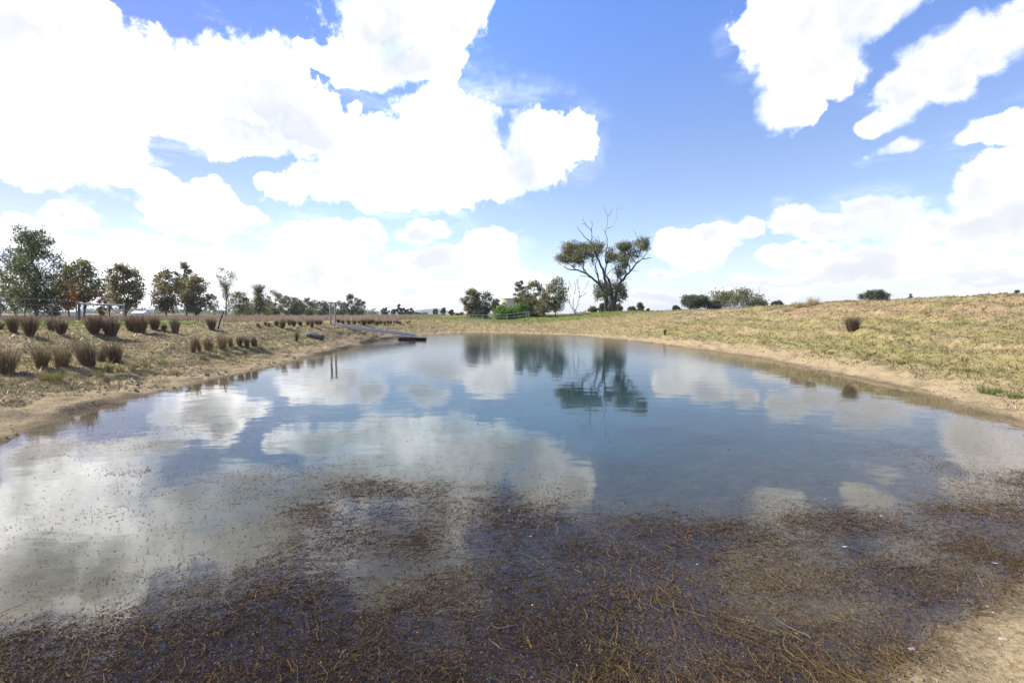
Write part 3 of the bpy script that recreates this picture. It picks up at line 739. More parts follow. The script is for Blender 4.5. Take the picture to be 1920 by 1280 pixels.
# grass tufts
def tuft_mesh(name, mat, nb=110, spread=.16, h=.3, w=.008):
    acc = Acc(); a = rng.uniform(0, 6.283, nb); r = np.sqrt(rng.uniform(0, 1, nb))
    B = np.stack([np.cos(a) * r * spread, np.sin(a) * r * spread, np.full(nb, -.03)], 1)
    lv = np.stack([np.cos(a), np.sin(a)], 1) * (.55 * r * rng.uniform(.4, 1.4, nb))[:, None]
    blades(acc, B, h * rng.uniform(.45, 1.05, nb), np.full(nb, w), segs=2, curl=.5, leanvec=lv)
    return acc.build(name, mat)
tuft_p = {'y': tuft_mesh('grass_tuft', M['tuft'], 190, .2), 'g': tuft_mesh('grass_tuft', M['tuft_green'], 190, .2), 's': tuft_mesh('straw_tuft', M['straw'], 60, .12), 'c': tuft_mesh('straw_clump', M['straw'], 420, .45, .55, .012)}
TUFT = [
    (104, 711, 24, 44, 'y', 'largest yellow green grass tuft before twin brown rushes'),
    (84, 713, 15, 14, 'y', 'small grass tuft at the left of the largest yellow green tuft'),
    (36, 717, 16, 14, 's', 'straw coloured tuft by the shore at far left'),
    (18, 721, 14, 18, 's', 'low pale tuft nearest the left frame edge'),
    (187, 704, 18, 20, 'y', 'yellow green tuft below the tallest brown rush'),
    (205, 694, 20, 20, 'y', 'straw and green tuft under the dark brown rush'),
    (226, 696, 18, 18, 'y', 'upright yellow green tuft right of the dark brown rush foot'),
    (247, 692, 14, 16, 'y', 'faint tuft between the dark rush and the sunlit tufts'),
    (273, 688, 20, 24, 'y', 'sunlit golden tuft left of the green one'),
    (305, 685, 18, 22, 'g', 'fresh green tuft at the right end of the tuft line'),
    (380, 673, 16, 16, 'y', 'yellow tuft below the stout brown rush row'),
    (407, 668, 10, 12, 'y', 'small tuft below the bushy brown rush'),
    (425, 665, 11, 10, 'y', 'tiny upright tuft under the faint rush clump'),
    (486, 655, 10, 22, 'y', 'low spreading yellow tuft under the last brown rush'),
    (1852, 737, 18, 40, 'g', 'bright green clump by the right shore, left of a pair'),
    (1906, 746, 18, 40, 'g', 'bright green clump by the right frame edge near shore'),
    (1870, 736, 12, 16, 'g', 'dark green spiky tuft between two bright clumps'),
    (1620, 654, 12, 9, 's', 'brown straw tuft below the lone big rush'),
    (1558, 664, 10, 9, 'y', 'yellow tuft nearest the water left of the big rush'),
    (1706, 658, 11, 7, 's', 'thin upright straw tuft mid slope right of the big rush'),
    (1690, 683, 13, 12, 'y', 'yellow tuft with dark soil at its foot'),
    (1630, 667, 9, 8, 'y', 'small yellow tuft under the brown straw tuft'),
    (1817, 697, 13, 14, 'y', 'yellow tuft with brown stems low on the right slope'),
    (1858, 701, 14, 20, 's', 'wide pale straw tuft low on the right slope'),
    (1893, 700, 11, 9, 's', 'small straw tuft near the right frame edge'),
]
for px, py, hp, wp, k, lab in TUFT:
    g = ground_hit(px, py); sp = {'y': .36, 'g': .36, 's': .22}[k]
    place(tuft_p[k], g, max(.4, metres(wp, g[1]) / (2 * sp)), metres(hp, g[1]) / .3, lab, 'grass tuft', 'grass tufts on the banks')
for px, hp, wp, lab in [(1480, 14, 30, 'low end of the straw grass clump on the right crest'), (1500, 18, 34, 'middle of the tall straw grass clump on the crest'), (1524, 24, 26, 'tallest straw grass plume on the right crest')]:
    c = at_range(px, 574, 30.5); c[2] = zat(c[0], c[1])
    place(tuft_p['c'], c, metres(wp, 30.5) / 1.5, metres(hp, 30.5) / .55, lab, 'straw grass', 'straw grass on the crest')

# ------------------------------------------------------------------ trees
def wiggle(a, b, n=5, amp=.06):
    a = np.asarray(a, float); b = np.asarray(b, float); L = np.linalg.norm(b - a)
    t = np.linspace(0, 1, n)[:, None]; p = a + (b - a) * t
    o = rng.normal(0, amp * L, (n, 3)) * np.sin(np.pi * t); o[:, 2] *= .5
    return p + o

def make_tree(name, label, base, height, width, mat, bark=None, v0=.25, n_blobs=16, leaf=.16, n_leaves=2600, prof='oval', trunk_r=None, group=None, cat='tree', blob=.30, droop=.6, ratio=.4, extra=None, lean=0, stems=1, gap=.55):
    blob = blob * 1.3; width = width * 1.08; n_leaves = n_leaves * (.88 if base[1] < 74 else 1.5)
    base = np.asarray(base, float); t = empty(name, base); tag(t, label, cat, group)
    tr = trunk_r or height * .016
    bk = Acc(); lf = Acc(); w2 = width / 2
    top = np.array([lean * height, 0, height * .93])
    trunks = []
    for s in range(stems):
        e = top * rng.uniform(.85, 1.0) + np.array([rng.normal(0, .25 * w2) if stems > 1 else 0, rng.normal(0, .2 * w2) if stems > 1 else 0, 0])
        p = wiggle([0 if stems == 1 else rng.normal(0, tr * 2), 0, -.15], e, 8, .02)
        trunks.append(p); tube(bk, p, np.linspace(tr, tr * .2, 8), 7)
    def rad_at(v):
        if prof == 'cone': return w2 * np.clip(1.12 * (1 - v) ** .75, .1, 1) * (1 if v > v0 else .6)
        if prof == 'flat': return w2 * np.clip(math.sqrt(max(0, 1 - ((v - .5) / .55) ** 2)), .2, 1)
        if prof == 'column': return w2 * (.6 + .4 * math.sin(v * 9))
        if prof == 'top': return w2 * np.clip((v - v0) / (1 - v0) * 1.4, .25, 1) * (1 if v < .9 else .7)
        u = (v - v0) / (1 - v0); return w2 * max(.25, (4 * u * (1 - u)) ** .5 * (1.12 - .25 * u))
    blobs = []
    for i in range(n_blobs):
        v = v0 + (1 - v0) * ((i + rng.uniform(0, 1)) / n_blobs) * .96
        a = i * 2.4 + rng.uniform(-.5, .5); rr = rad_at(v)
        br = w2 * blob * rng.uniform(.55, 1.3) * (1 - .35 * (v - v0))
        rpos = max(0, rr - br * .8) * rng.uniform(.5, 1.18)
        c = np.array([math.cos(a) * rpos + lean * height * v, math.sin(a) * rpos, min(height * v, height - br * .5)])
        blobs.append((c, br))
    if extra: blobs += extra
    for c, br in blobs:
        p0 = trunks[rng.integers(len(trunks))]
        zt = max(height * .1, c[2] - np.hypot(c[0] - lean * c[2], c[1]) * .9 - .1 * height)
        s = np.array([np.interp(zt, p0[:, 2], p0[:, 0]), np.interp(zt, p0[:, 2], p0[:, 1]), zt])
        q = wiggle(s, c, 5, .07)
        tube(bk, q, np.linspace(tr * .38, tr * .09, 5), 5, cap=False)
        for k in range(3):
            e = c + unit(1)[0] * br * .8
            tube(bk, wiggle(q[3], e, 3, .1), np.linspace(tr * .12, tr * .05, 3), 4, cap=False)
    tot = sum(b[1] ** 2 for b in blobs)
    for c, br in blobs:
        n = int(1.55 * n_leaves * br ** 2 / tot)
        nc = 14
        cl = c + unit(nc) * (br * rng.uniform(.25, 1.0, nc) ** .6)[:, None] * np.array([1, 1, .8])
        k = rng.integers(nc, size=n)
        P = cl[k] + rng.normal(0, br * gap * .62, (n, 3)) * np.array([1, 1, .75])
        tb = np.clip(rng.beta(1.1, 1.2, n) + rng.normal(0, .12), 0, 1)
        leaves(lf, P, leaf * 1.2, ratio, droop, tb)
    bk.build('trunk', M[bark or 'bark_dark'], t, True)
    lf.build('crown', M[mat], t)
    return t

def stand(px, Y, sink=0.0):
    x = (px - 960) / F * Y * 1.0
    return np.array([x, Y, zat(x, Y) - sink])

def px_tree(px, top, wpx, Y, *args, **kw):
    name, label, mat = args
    b = stand(px, Y); topz = at_range(px, top, Y)[2]
    return make_tree(name, label, b, topz - b[2], metres(wpx, Y), mat, **kw)

GL = 'trees of the row along the left paddock'
px_tree(70, 428, 98, 44, 'gum_tree', 'tallest dark green tree at the left end of the row', 'leaf_green', v0=.16, n_blobs=34, leaf=.20, n_leaves=9500, trunk_r=.14, group=GL, blob=.30, ratio=.32, droop=.9)
px_tree(30, 522, 42, 47, 'gum_tree', 'shorter olive tree behind the left side of the tallest tree', 'leaf_olive', v0=.25, leaf=.15, n_leaves=2200, group=GL)
px_tree(2, 500, 40, 50, 'gum_tree', 'dark tree cut off by the left frame edge', 'leaf_green', v0=.2, leaf=.16, n_leaves=1900, group=GL)
px_tree(105, 540, 40, 46, 'gum_tree', 'low dark tree under the right side of the tallest tree', 'leaf_dark', v0=.15, leaf=.15, n_leaves=1600, group=GL)
px_tree(160, 488, 68, 48, 'broadleaf_tree', 'sparse see-through brown tree with pale leaves, second big one in the row', 'leaf_brown', v0=.3, leaf=.21, n_leaves=2300, ratio=.6, group=GL, gap=.6, n_blobs=20)
px_tree(131, 514, 34, 46, 'broadleaf_tree', 'orange leaved tree between the tallest tree and the sparse brown one', 'leaf_orange', v0=.28, leaf=.17, n_leaves=1100, ratio=.6, group=GL)
px_tree(192, 545, 16, 47, 'broadleaf_tree', 'small orange sapling behind the pipe rail', 'leaf_orange', v0=.2, leaf=.15, n_leaves=420, ratio=.6, group=GL)
px_tree(237, 497, 62, 54, 'broadleaf_tree', 'dense dark brown tree right above the pale rail post', 'leaf_brown', v0=.24, leaf=.19, n_leaves=4200, ratio=.6, group=GL, n_blobs=24)
px_tree(207, 520, 30, 58, 'gum_tree', 'olive tree tucked behind the left of the dense dark brown tree', 'leaf_olive', v0=.25, leaf=.15, n_leaves=1300, group=GL)
px_tree(312, 506, 54, 58, 'broadleaf_tree', 'rounded brown tree, left neighbour of the taller twin crowns', 'leaf_brown', v0=.22, leaf=.2, n_leaves=3200, ratio=.6, group=GL, n_blobs=20)
px_tree(351, 493, 40, 62, 'broadleaf_tree', 'green topped tree rising behind a rounder brown tree', 'leaf_olive', v0=.3, leaf=.19, n_leaves=2300, ratio=.6, group=GL)
px_tree(369, 517, 54, 58, 'broadleaf_tree', 'wide brown tree in front of the green topped one', 'leaf_brown', v0=.17, leaf=.19, n_leaves=3600, ratio=.6, group=GL, n_blobs=20)
px_tree(403, 550, 18, 70, 'gum_tree', 'small thin brown tree left of the tall slender tree', 'leaf_brown', v0=.3, leaf=.16, n_leaves=500, group=GL)
px_tree(424, 502, 38, 66, 'gum_tree', 'tall slender grey green tree with a high feathery crown', 'leaf_green', v0=.38, prof='top', leaf=.17, n_leaves=1500, group=GL, ratio=.3, lean=.02)
px_tree(450, 546, 46, 78, 'gum_tree', 'open green tree just right of the tall slender one', 'leaf_green', v0=.2, leaf=.2, n_leaves=1500, group=GL)
px_tree(466, 569, 36, 86, 'gum_tree', 'low brown bushy tree between two green trees', 'leaf_brown', v0=.1, leaf=.2, n_leaves=900, group=GL)
px_tree(487, 535, 40, 84, 'gum_tree', 'pointed olive tree standing taller than both neighbours', 'leaf_olive', v0=.2, prof='cone', leaf=.22, n_leaves=1900, group=GL)
px_tree(518, 546, 39, 92, 'gum_tree', 'yellow green tree with a reddish top', 'leaf_olive', v0=.14, leaf=.22, n_leaves=1600, group=GL)
px_tree(503, 562, 27, 96, 'gum_tree', 'small dark tree filling the gap beside the yellow green tree', 'leaf_dark', v0=.1, leaf=.22, n_leaves=700, group=GL)
px_tree(543, 556, 36, 100, 'gum_tree', 'dark green tree left of a grey green one in mid row', 'leaf_dark', v0=.12, leaf=.24, n_leaves=1400, group=GL)
px_tree(560, 560, 33, 104, 'gum_tree', 'grey green tree right beside the dark green one in mid row', 'leaf_green', v0=.12, leaf=.24, n_leaves=1300, group=GL)
px_tree(580, 558, 34, 110, 'gum_tree', 'olive yellow tree left of the jetty posts', 'leaf_olive', v0=.08, leaf=.25, n_leaves=1400, group=GL)
px_tree(603, 565, 39, 118, 'gum_tree', 'broad dark tree immediately left of the jetty posts', 'leaf_dark', v0=.08, leaf=.26, n_leaves=1500, group=GL)
px_tree(636, 566, 35, 125, 'gum_tree', 'dark tree directly behind the jetty posts', 'leaf_dark', v0=.06, leaf=.27, n_leaves=1400, group=GL)
px_tree(659, 553, 26, 120, 'gum_tree', 'taller narrow tree at the right end of the row', 'leaf_dark', v0=.08, leaf=.26, n_leaves=1400, group=GL)
px_tree(674, 562, 28, 124, 'gum_tree', 'rounder tree closing the right end of the row', 'leaf_green', v0=.06, leaf=.27, n_leaves=1200, group=GL)
GM = 'small trees beyond the far left corner of the pond'
for px, top, w, mat, lab in [(723, 577, 15, 'leaf_dark', 'round dark tree at the left end of the distant clump'), (738, 580, 10, 'leaf_dark', 'short tree between the round dark tree and the tall one'),
                        (748, 571, 11, 'leaf_dark', 'tallest tree of the distant clump right of the jetty'), (757, 577, 10, 'leaf_olive', 'olive tree right of the tallest in the distant clump'),
                        (765, 580, 9, 'leaf_gum', 'brownish tree in the middle of the distant clump'), (772, 577, 7, 'leaf_dark', 'narrow dark tree at the right of the distant clump'),
                        (781, 586, 14, 'leaf_olive', 'low olive bush at the right foot of the distant clump'), (796, 588, 20, 'leaf_olive', 'wide low bush on the green rise'),
                        (817, 579, 11, 'leaf_dark', 'first of the spaced distant trees before the blue hill'), (832, 577, 11, 'leaf_dark', 'dense dark middle one of the spaced distant trees'),
                        (847, 581, 10, 'leaf_dark', 'thin last one of the spaced distant trees'), (859, 588, 9, 'leaf_dark', 'tiny distant bush left of the orange bush'), (866, 585, 8, 'leaf_orange', 'small orange bush left of the white rail fence')]:
    px_tree(px, top, w, 170, 'distant_tree', lab, mat, v0=.05, n_blobs=9, leaf=.45, n_leaves=520, group=GM, ratio=.5)
GC = 'trees around the water tank'
px_tree(886, 543, 38, 67, 'gum_tree', 'dark topped tree at the left end of the tank grove', 'leaf_gum', v0=.15, leaf=.21, n_leaves=3300, group=GC, n_blobs=20, stems=2)
px_tree(912, 549, 40, 68, 'gum_tree', 'lighter open crowned tree left of the water tank', 'leaf_olive', v0=.3, leaf=.2, n_leaves=1500, group=GC)
px_tree(931, 560, 20, 72, 'gum_tree', 'small dark tree against the left side of the tank', 'leaf_dark', v0=.2, leaf=.2, n_leaves=1300, group=GC)
px_tree(945, 567, 13, 68, 'gum_tree', 'pale brown sapling standing before the tank', 'leaf_brown', v0=.3, leaf=.16, n_leaves=420, group=GC)
px_tree(974, 525, 25, 70, 'gum_tree', 'narrow tall tree hiding the right side of the tank', 'leaf_gum', v0=.22, leaf=.2, n_leaves=2200, group=GC, n_blobs=14)
px_tree(1001, 526, 46, 69, 'gum_tree', 'drooping brown olive tree in the middle of the grove', 'leaf_gum', v0=.15, leaf=.21, n_leaves=3200, group=GC, n_blobs=20, droop=1.2)
px_tree(1020, 552, 36, 66, 'gum_tree', 'low olive tree between two taller grove trees', 'leaf_olive', v0=.2, leaf=.19, n_leaves=1500, group=GC)
px_tree(1042, 521, 50, 66, 'gum_tree', 'wide grey green tree at the right end of the grove', 'leaf_gum', v0=.2, leaf=.21, n_leaves=3100, group=GC, n_blobs=22)
px_tree(994, 553, 38, 71, 'gum_tree', 'brown bushy tree behind the bright shrubs, right of the tank', 'leaf_brown', v0=.1, leaf=.2, n_leaves=2000, group=GC)
GS = 'bright green shrubs by the tank'
px_tree(936, 576, 24, 64.5, 'shrub', 'round bright yellow green shrub behind the rail fence', 'leaf_bright', v0=.1, leaf=.14, n_leaves=2200, group=GS, cat='shrub', blob=.5, gap=.5, droop=0, ratio=.6)
px_tree(958, 577, 26, 65.5, 'shrub', 'leafy mid green shrub in front of the tank', 'leaf_bright', v0=.1, leaf=.17, n_leaves=1500, group=GS, cat='shrub', blob=.4, droop=0, ratio=.6)
px_tree(977, 568, 28, 67, 'shrub', 'tallest bright shrub, climbing right of the tank', 'leaf_bright', v0=.1, leaf=.18, n_leaves=1700, group=GS, cat='shrub', blob=.4, droop=0, ratio=.6)
px_tree(899, 577, 34, 66, 'shrub', 'dark green shrub under the left grove trees', 'leaf_dark', v0=.05, leaf=.18, n_leaves=2200, group=GS, cat='shrub', blob=.45, droop=.2, ratio=.5)
px_tree(1004, 587, 34, 68, 'shrub', 'dark low shrub under the grove beyond the rail fence end', 'leaf_dark', v0=.05, leaf=.18, n_leaves=1400, group=GS, cat='shrub', blob=.45, droop=.2)
GB = 'bushes and trees on the horizon'
for px, top, bot, w, Y, mat, prof, lab, v0 in [
        (1112, 576, 586, 17, 105, 'leaf_gum', 'oval', 'round olive bush on the horizon left of the big tree', .02), (1129, 570, 586, 15, 100, 'leaf_dark', 'oval', 'pointed bush touching the big tree trunk from the left', .02),
        (1158, 572, 586, 20, 100, 'leaf_olive', 'oval', 'pale bush touching the big tree trunk from the right', .02), (1184, 576, 586, 17, 110, 'leaf_dark', 'oval', 'low bush left of the pointed conifer like tree', .02),
        (1200, 568, 586, 17, 110, 'leaf_dark', 'cone', 'pointed tree on the horizon right of the big tree', .02), (1215, 579, 585, 6, 120, 'leaf_dark', 'oval', 'tiny bush alone on the horizon right of the pointed tree', .02),
        (1267, 574, 584, 14, 100, 'leaf_dark', 'oval', 'small round dark bush on the crest', .02), (1304, 555, 584, 56, 110, 'leaf_dark', 'flat', 'open crowned tree with sky gaps behind the crest', .3),
        (1376, 546, 584, 88, 115, 'leaf_gum', 'flat', 'widest spreading dark tree behind the crest', .15), (1420, 562, 584, 30, 118, 'leaf_gum', 'flat', 'low tree adjoining the widest tree on its right', .1),
        (1340, 566, 584, 22, 112, 'leaf_dark', 'flat', 'low bushy tree adjoining the widest tree on its left', .1),
        (1455, 565, 584, 24, 150, 'leaf_dark', 'flat', 'little tree peeping over the crest left of the straw grass', .2), (1638, 545, 580, 48, 120, 'leaf_dark', 'flat', 'flat crowned dark tree over the right crest', .2),
        (1704, 548, 575, 9, 90, 'leaf_brown', 'oval', 'tiny brown bush on the right crest', .2), (1902, 540, 570, 13, 90, 'leaf_dark', 'oval', 'dark bush top at the far right crest', .2)]:
    b = stand(px, Y); h = at_range(px, top, Y)[2] - b[2]
    bush = w < 22
    make_tree('bush' if bush else 'spreading_tree', lab, b, h, metres(w, Y), mat, v0=max(v0, .0) if bush else .35, n_blobs=9 if bush else 22, leaf=.32, n_leaves=700 if bush else 3000, prof=prof, group=GB, cat='bush' if bush else 'tree', blob=.42 if bush else .26, ratio=.45)

# the big gum tree, limb by limb
HY = 75.0
def hz(x, y, dy=0.0):
    return at_range(1020 + x * .1797, 370 + y * .1797, HY + dy)
def hr(p): return metres(p * .1797, HY) / 2 * .86
hb = stand(1020 + 690 * .1797, HY)
hero = empty('gum_tree', hb); tag(hero, 'big old gum tree with bare dead top branches, tallest in the scene', 'tree')
live = Acc(); dead = Acc(); strap = Acc()
def limb(acc, pts, r0, r1, dy0=0, dy1=0):
    n = len(pts); P = np.array([hz(x, y, dy0 + (dy1 - dy0) * i / max(1, n - 1)) for i, (x, y) in enumerate(pts)])
    k = []
    for i in range(n - 1):
        for s in range(3):
            k.append(P[i] + (P[i + 1] - P[i]) * s / 3 + rng.normal(0, .05, 3) * (1 if s else .2))
    k.append(P[-1]); k = np.array(k) - hb
    tube(acc, k, np.linspace(hr(r0), hr(r1), len(k)), 7)
    return k
LIMBS = []
for pts, r0, r1, a, b in [
        ([(665, 1235), (660, 1150), (650, 1040), (640, 960), (640, 870), (620, 780), (580, 680), (540, 580), (510, 500)], 52, 14, 0, 0),
        ([(700, 1235), (705, 1140), (700, 1040), (690, 940), (680, 860), (650, 820)], 56, 20, .5, 1),
        ([(725, 1235), (735, 1130), (750, 1020), (790, 900), (850, 820), (900, 770), (960, 690), (1030, 640), (1115, 630)], 46, 7, -.3, -1.5),
        ([(645, 1230), (640, 1100), (620, 980), (570, 900), (500, 840), (420, 785), (330, 755), (250, 750), (205, 710)], 40, 8, -.6, -2.5),
        ([(420, 785), (400, 720), (340, 670), (250, 640)], 14, 6, -1.5, -2), ([(330, 755), (270, 700), (200, 670)], 11, 5, -2, -1.5), ([(500, 840), (430, 820), (370, 820)], 10, 4, -1, -2),
        ([(460, 805), (410, 740), (420, 650), (440, 600)], 13, 5, -1, .5), ([(570, 900), (560, 800), (540, 720), (500, 680)], 16, 7, 0, 1.5), ([(590, 900), (560, 830), (530, 760), (540, 700), (560, 620)], 14, 5, .6, 2),
        ([(650, 820), (690, 770), (720, 740)], 10, 5, 1, 2), ([(650, 700), (690, 665), (740, 620), (780, 600)], 13, 5, .5, 1.5), ([(900, 770), (885, 700), (860, 640), (810, 560)], 15, 6, -1, .5),
        ([(960, 690), (930, 640), (900, 600), (850, 560)], 10, 4, -1, -2), ([(1030, 640), (1075, 580), (1060, 500), (1010, 460)], 10, 5, -1.5, -1), ([(790, 900), (830, 870), (895, 820)], 9, 3, -1, -2),
        ([(900, 775), (940, 760), (985, 768)], 9, 3, -1, -1.5), ([(680, 950), (690, 900), (660, 840)], 18, 9, .5, 1), ([(760, 980), (760, 880), (770, 800)], 16, 7, .5, 1.5), ([(600, 990), (560, 960), (510, 925)], 9, 3, 0, -1),
        ([(960, 690), (990, 650), (1000, 560)], 8, 4, -1.2, 0), ([(540, 580), (470, 540), (380, 520)], 9, 4, 0, 1)]:
    LIMBS.append(limb(live, pts, r0, r1, a, b))
for pts, r0, r1, a, b in [
        ([(640, 900), (640, 760), (650, 690), (640, 600), (660, 520), (660, 440), (640, 370), (655, 290), (660, 190), (645, 150), (605, 70)], 24, 4, 0, .5),
        ([(655, 335), (710, 300), (745, 250), (760, 180), (755, 120), (762, 60)], 9, 3, .3, .6), ([(662, 200), (700, 150), (720, 80)], 7, 3, .3, 0), ([(640, 370), (615, 340), (605, 310)], 6, 3, .3, .2),
        ([(755, 130), (785, 110), (810, 130)], 5, 2, .5, .6), ([(645, 150), (655, 110), (650, 80)], 4, 2, .4, .5)]:
    LIMBS.append(limb(dead, pts, r0, r1, a, b))
for pts, r0, r1, a, b in [
        ([(510, 500), (490, 470), (430, 420), (370, 350), (340, 300)], 12, 4, 0, -1), ([(490, 470), (497, 400), (495, 350), (440, 290), (390, 275)], 11, 4, 0, .5), ([(440, 290), (415, 250), (405, 205)], 6, 3, .4, .4),
        ([(497, 350), (505, 285), (480, 230)], 8, 3, .3, .8), ([(560, 470), (540, 430), (510, 400)], 6, 3, 0, .3), ([(590, 510), (575, 440), (555, 395)], 6, 3, .3, .3), ([(1010, 460), (975, 420), (935, 345)], 8, 3, -1, -1),
        ([(380, 470), (340, 455), (300, 450)], 5, 2, 0, 0), ([(590, 520), (600, 480), (660, 430)], 6, 3, .2, .4), ([(930, 520), (900, 480), (880, 440)], 5, 2, -1, -1)]:
    limb(live, pts, r0, r1, a, b)
for k in range(26):     # hanging bark around the bole
    a = rng.uniform(0, 6.28); z0 = rng.uniform(1.2, 4.0); rr = hr(56) * rng.uniform(.9, 1.4)
    p = np.array([[math.cos(a) * rr, math.sin(a) * rr, z0], [math.cos(a) * rr * 1.15, math.sin(a) * rr * 1.15, z0 * .55], [math.cos(a + .2) * rr * 1.2, math.sin(a + .2) * rr * 1.2, .02]])
    tube(strap, p, [.05, .09, .06], 5)
dead.build('dead_limb', M['dead_wood'], hero, True); strap.build('hanging_bark', M['bark_grey'], hero, True)
cr = Acc()
alllimb = np.concatenate(LIMBS)
for x, y, rx, ry, n in [(330, 660, 60, 40, 200), (240, 590, 60, 30, 200), (390, 650, 50, 35, 160), (900, 500, 40, 30, 140), (690, 640, 45, 35, 160), (840, 690, 45, 45, 200), (560, 1040, 30, 40, 120), (850, 1010, 35, 45, 160), (190, 650, 70, 32, 420), (250, 610, 70, 36, 480), (300, 640, 70, 30, 380), (340, 600, 80, 38, 520), (420, 600, 90, 45, 620), (260, 520, 75, 34, 480), (340, 505, 80, 32, 480), (430, 505, 80, 36, 500), (530, 510, 65, 34, 380),
                        (470, 570, 70, 40, 380), (600, 530, 50, 40, 180), (560, 560, 45, 30, 140), (810, 495, 62, 36, 520), (855, 520, 45, 34, 300), (735, 605, 62, 36, 420), (790, 640, 66, 40, 420), (860, 570, 60, 48, 330), (990, 545, 55, 50, 300), (1040, 470, 42, 44, 330),
                        (1065, 520, 32, 34, 200), (930, 610, 50, 40, 220), (810, 740, 50, 40, 320), (770, 790, 45, 44, 250), (590, 970, 60, 50, 420), (545, 1000, 34, 36, 200), (820, 950, 52, 50, 420), (800, 1020, 40, 50, 330), (700, 900, 46, 40, 200),
                        (625, 920, 46, 40, 260), (740, 960, 50, 50, 300), (660, 980, 50, 50, 240), (770, 1090, 30, 50, 160), (160, 620, 40, 26, 130), (960, 480, 35, 25, 110), (500, 620, 60, 50, 160), (690, 560, 30, 30, 110)]:
    dy = rng.uniform(-2.2, 2.2); c = hz(x, y, dy) - hb
    rX, rZ = metres(rx * 1.1 * .1797, HY), metres(ry * 1.3 * .1797, HY)
    j = alllimb[np.argmin(np.linalg.norm(alllimb - c - np.array([0, 0, -.6]), axis=1))]
    nc = 12
    cl = c + unit(nc) * np.array([rX, rX * .9, rZ]) * (rng.uniform(.2, 1, nc) ** .6)[:, None] * 1.05
    for e in cl[:7]:
        tube(live, wiggle(j, e, 4, .06), np.linspace(.045, .015, 4), 4, cap=False)
    n = int(n * 1.75); k = rng.integers(nc, size=n)
    P = cl[k] + rng.normal(0, 1, (n, 3)) * np.array([rX * .36, rX * .36, rZ * .36])
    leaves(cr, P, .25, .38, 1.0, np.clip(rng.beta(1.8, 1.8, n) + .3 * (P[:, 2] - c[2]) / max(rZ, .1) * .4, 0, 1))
live.build('trunk', M['bark_dark'], hero, True); cr.build('crown', M['leaf_gum'], hero)

# the bare tree
bb = stand(1078.5, 63)
bare = empty('bare_tree', bb); tag(bare, 'leafless grey tree between the grove and the big gum tree', 'tree')
ba = Acc()
def bz(x, y, dy): return at_range(840 + x * .1458, 480 + y * .1458, 63 + dy) - bb
def blimb(pts, r0, r1, dy0, dy1, sub=True):
    P = np.array([bz(x, y, dy0 + (dy1 - dy0) * i / (len(pts) - 1)) for i, (x, y) in enumerate(pts)])
    tube(ba, P, np.linspace(r0, r1, len(P)), 5, cap=False)
    if sub:
        for i in range(1, len(P)):
            for s in range(3):
                st = P[i - 1] + (P[i] - P[i - 1]) * rng.uniform(0, 1)
                d = (P[i] - P[i - 1]) / np.linalg.norm(P[i] - P[i - 1]) + rng.normal(0, .5, 3); d[2] = abs(d[2]) + .3
                q = wiggle(st, st + d / np.linalg.norm(d) * rng.uniform(.3, .9), 4, .08)
                tube(ba, q, np.linspace(.018, .006, 4), 4, cap=False)
blimb([(1640, 850), (1635, 780), (1632, 720)], .085, .07, 0, 0, False)
for pts, a in [([(1632, 725), (1590, 660), (1555, 590), (1530, 540)], -.5), ([(1632, 720), (1665, 640), (1690, 530), (1750, 440), (1805, 350)], .6), ([(1610, 690), (1608, 600), (1622, 490), (1585, 400), (1550, 310)], .8),
               ([(1690, 530), (1685, 440), (1660, 350), (1665, 310)], .2), ([(1622, 490), (1640, 420), (1630, 340)], -.8), ([(1690, 530), (1740, 500), (1790, 470)], -.5), ([(1570, 630), (1560, 540), (1590, 480)], .5)]:
    blimb(pts, .05, .014, 0, a)
ba.build('trunk', M['bark_grey'], bare, True)

# far belt of trees beyond the paddock (uncountable at this distance)
fb = Acc()
for px in np.arange(-60, 700, 3.2):
    Y = rng.uniform(420, 700); b = stand(px, Y)
    hgt = metres(rng.uniform(4, 9) * (1.2 if px < 330 else 1.0), Y); n = 60
    P = b + np.stack([rng.normal(0, 3.2, n), rng.normal(0, 3, n), np.abs(rng.normal(0, .45, n)) * hgt], 1)
    leaves(fb, P, 2.2, .8, 0, rng.uniform(0, 1, n))
for px in np.arange(1080, 1300, 5):
    Y = rng.uniform(500, 700); b = stand(px, Y); n = 30
    P = b + np.stack([rng.normal(0, 4, n), rng.normal(0, 3, n), np.abs(rng.normal(0, .4, n)) * 4], 1)
    leaves(fb, P, 2.2, .8, 0, rng.uniform(0, 1, n))
tag(fb.build('far_woods', M['leaf_dark']), 'far belt of dark trees along the horizon beyond the paddock', 'woods', kind='stuff')

# distant hills
def hill_range(name, profile, Y, depth):
    acc = Acc(); px = np.array([p for p, _ in profile]); top = np.array([t for _, t in profile])
    gx = np.linspace(px[0], px[-1], 140); tz = np.interp(gx, px, top) - .9 * (fbm(gx * .09, gx * 0, 201, 4) - .5) * 2
    rows = []
    for k, s in enumerate(np.linspace(0, 1, 13)):
        y = Y + (s - .5) * depth; f = math.sin(math.pi * s) ** .8
        x = (gx - 960) / F * y
        z = 1.0 + (np.array([at_range(g, t, Y)[2] for g, t in zip(gx, tz)]) - 1.0) * f * (1 + .12 * (fbm(gx * .05, gx * 0 + k, 211, 3) - .5) * (0 if k == 6 else 1))
        rows.append(np.stack([x, np.full_like(x, y), z - 4 * (k in (0, 12))], 1))
    v = np.concatenate(rows); m = len(gx)
    ii = (np.arange(12)[:, None] * m + np.arange(m - 1)[None, :]).ravel()
    acc.add(v, np.stack([ii, ii + 1, ii + m + 1, ii + m], 1))
    o = acc.build(name, M['hill'], smooth=True); tag(o, kind='structure')
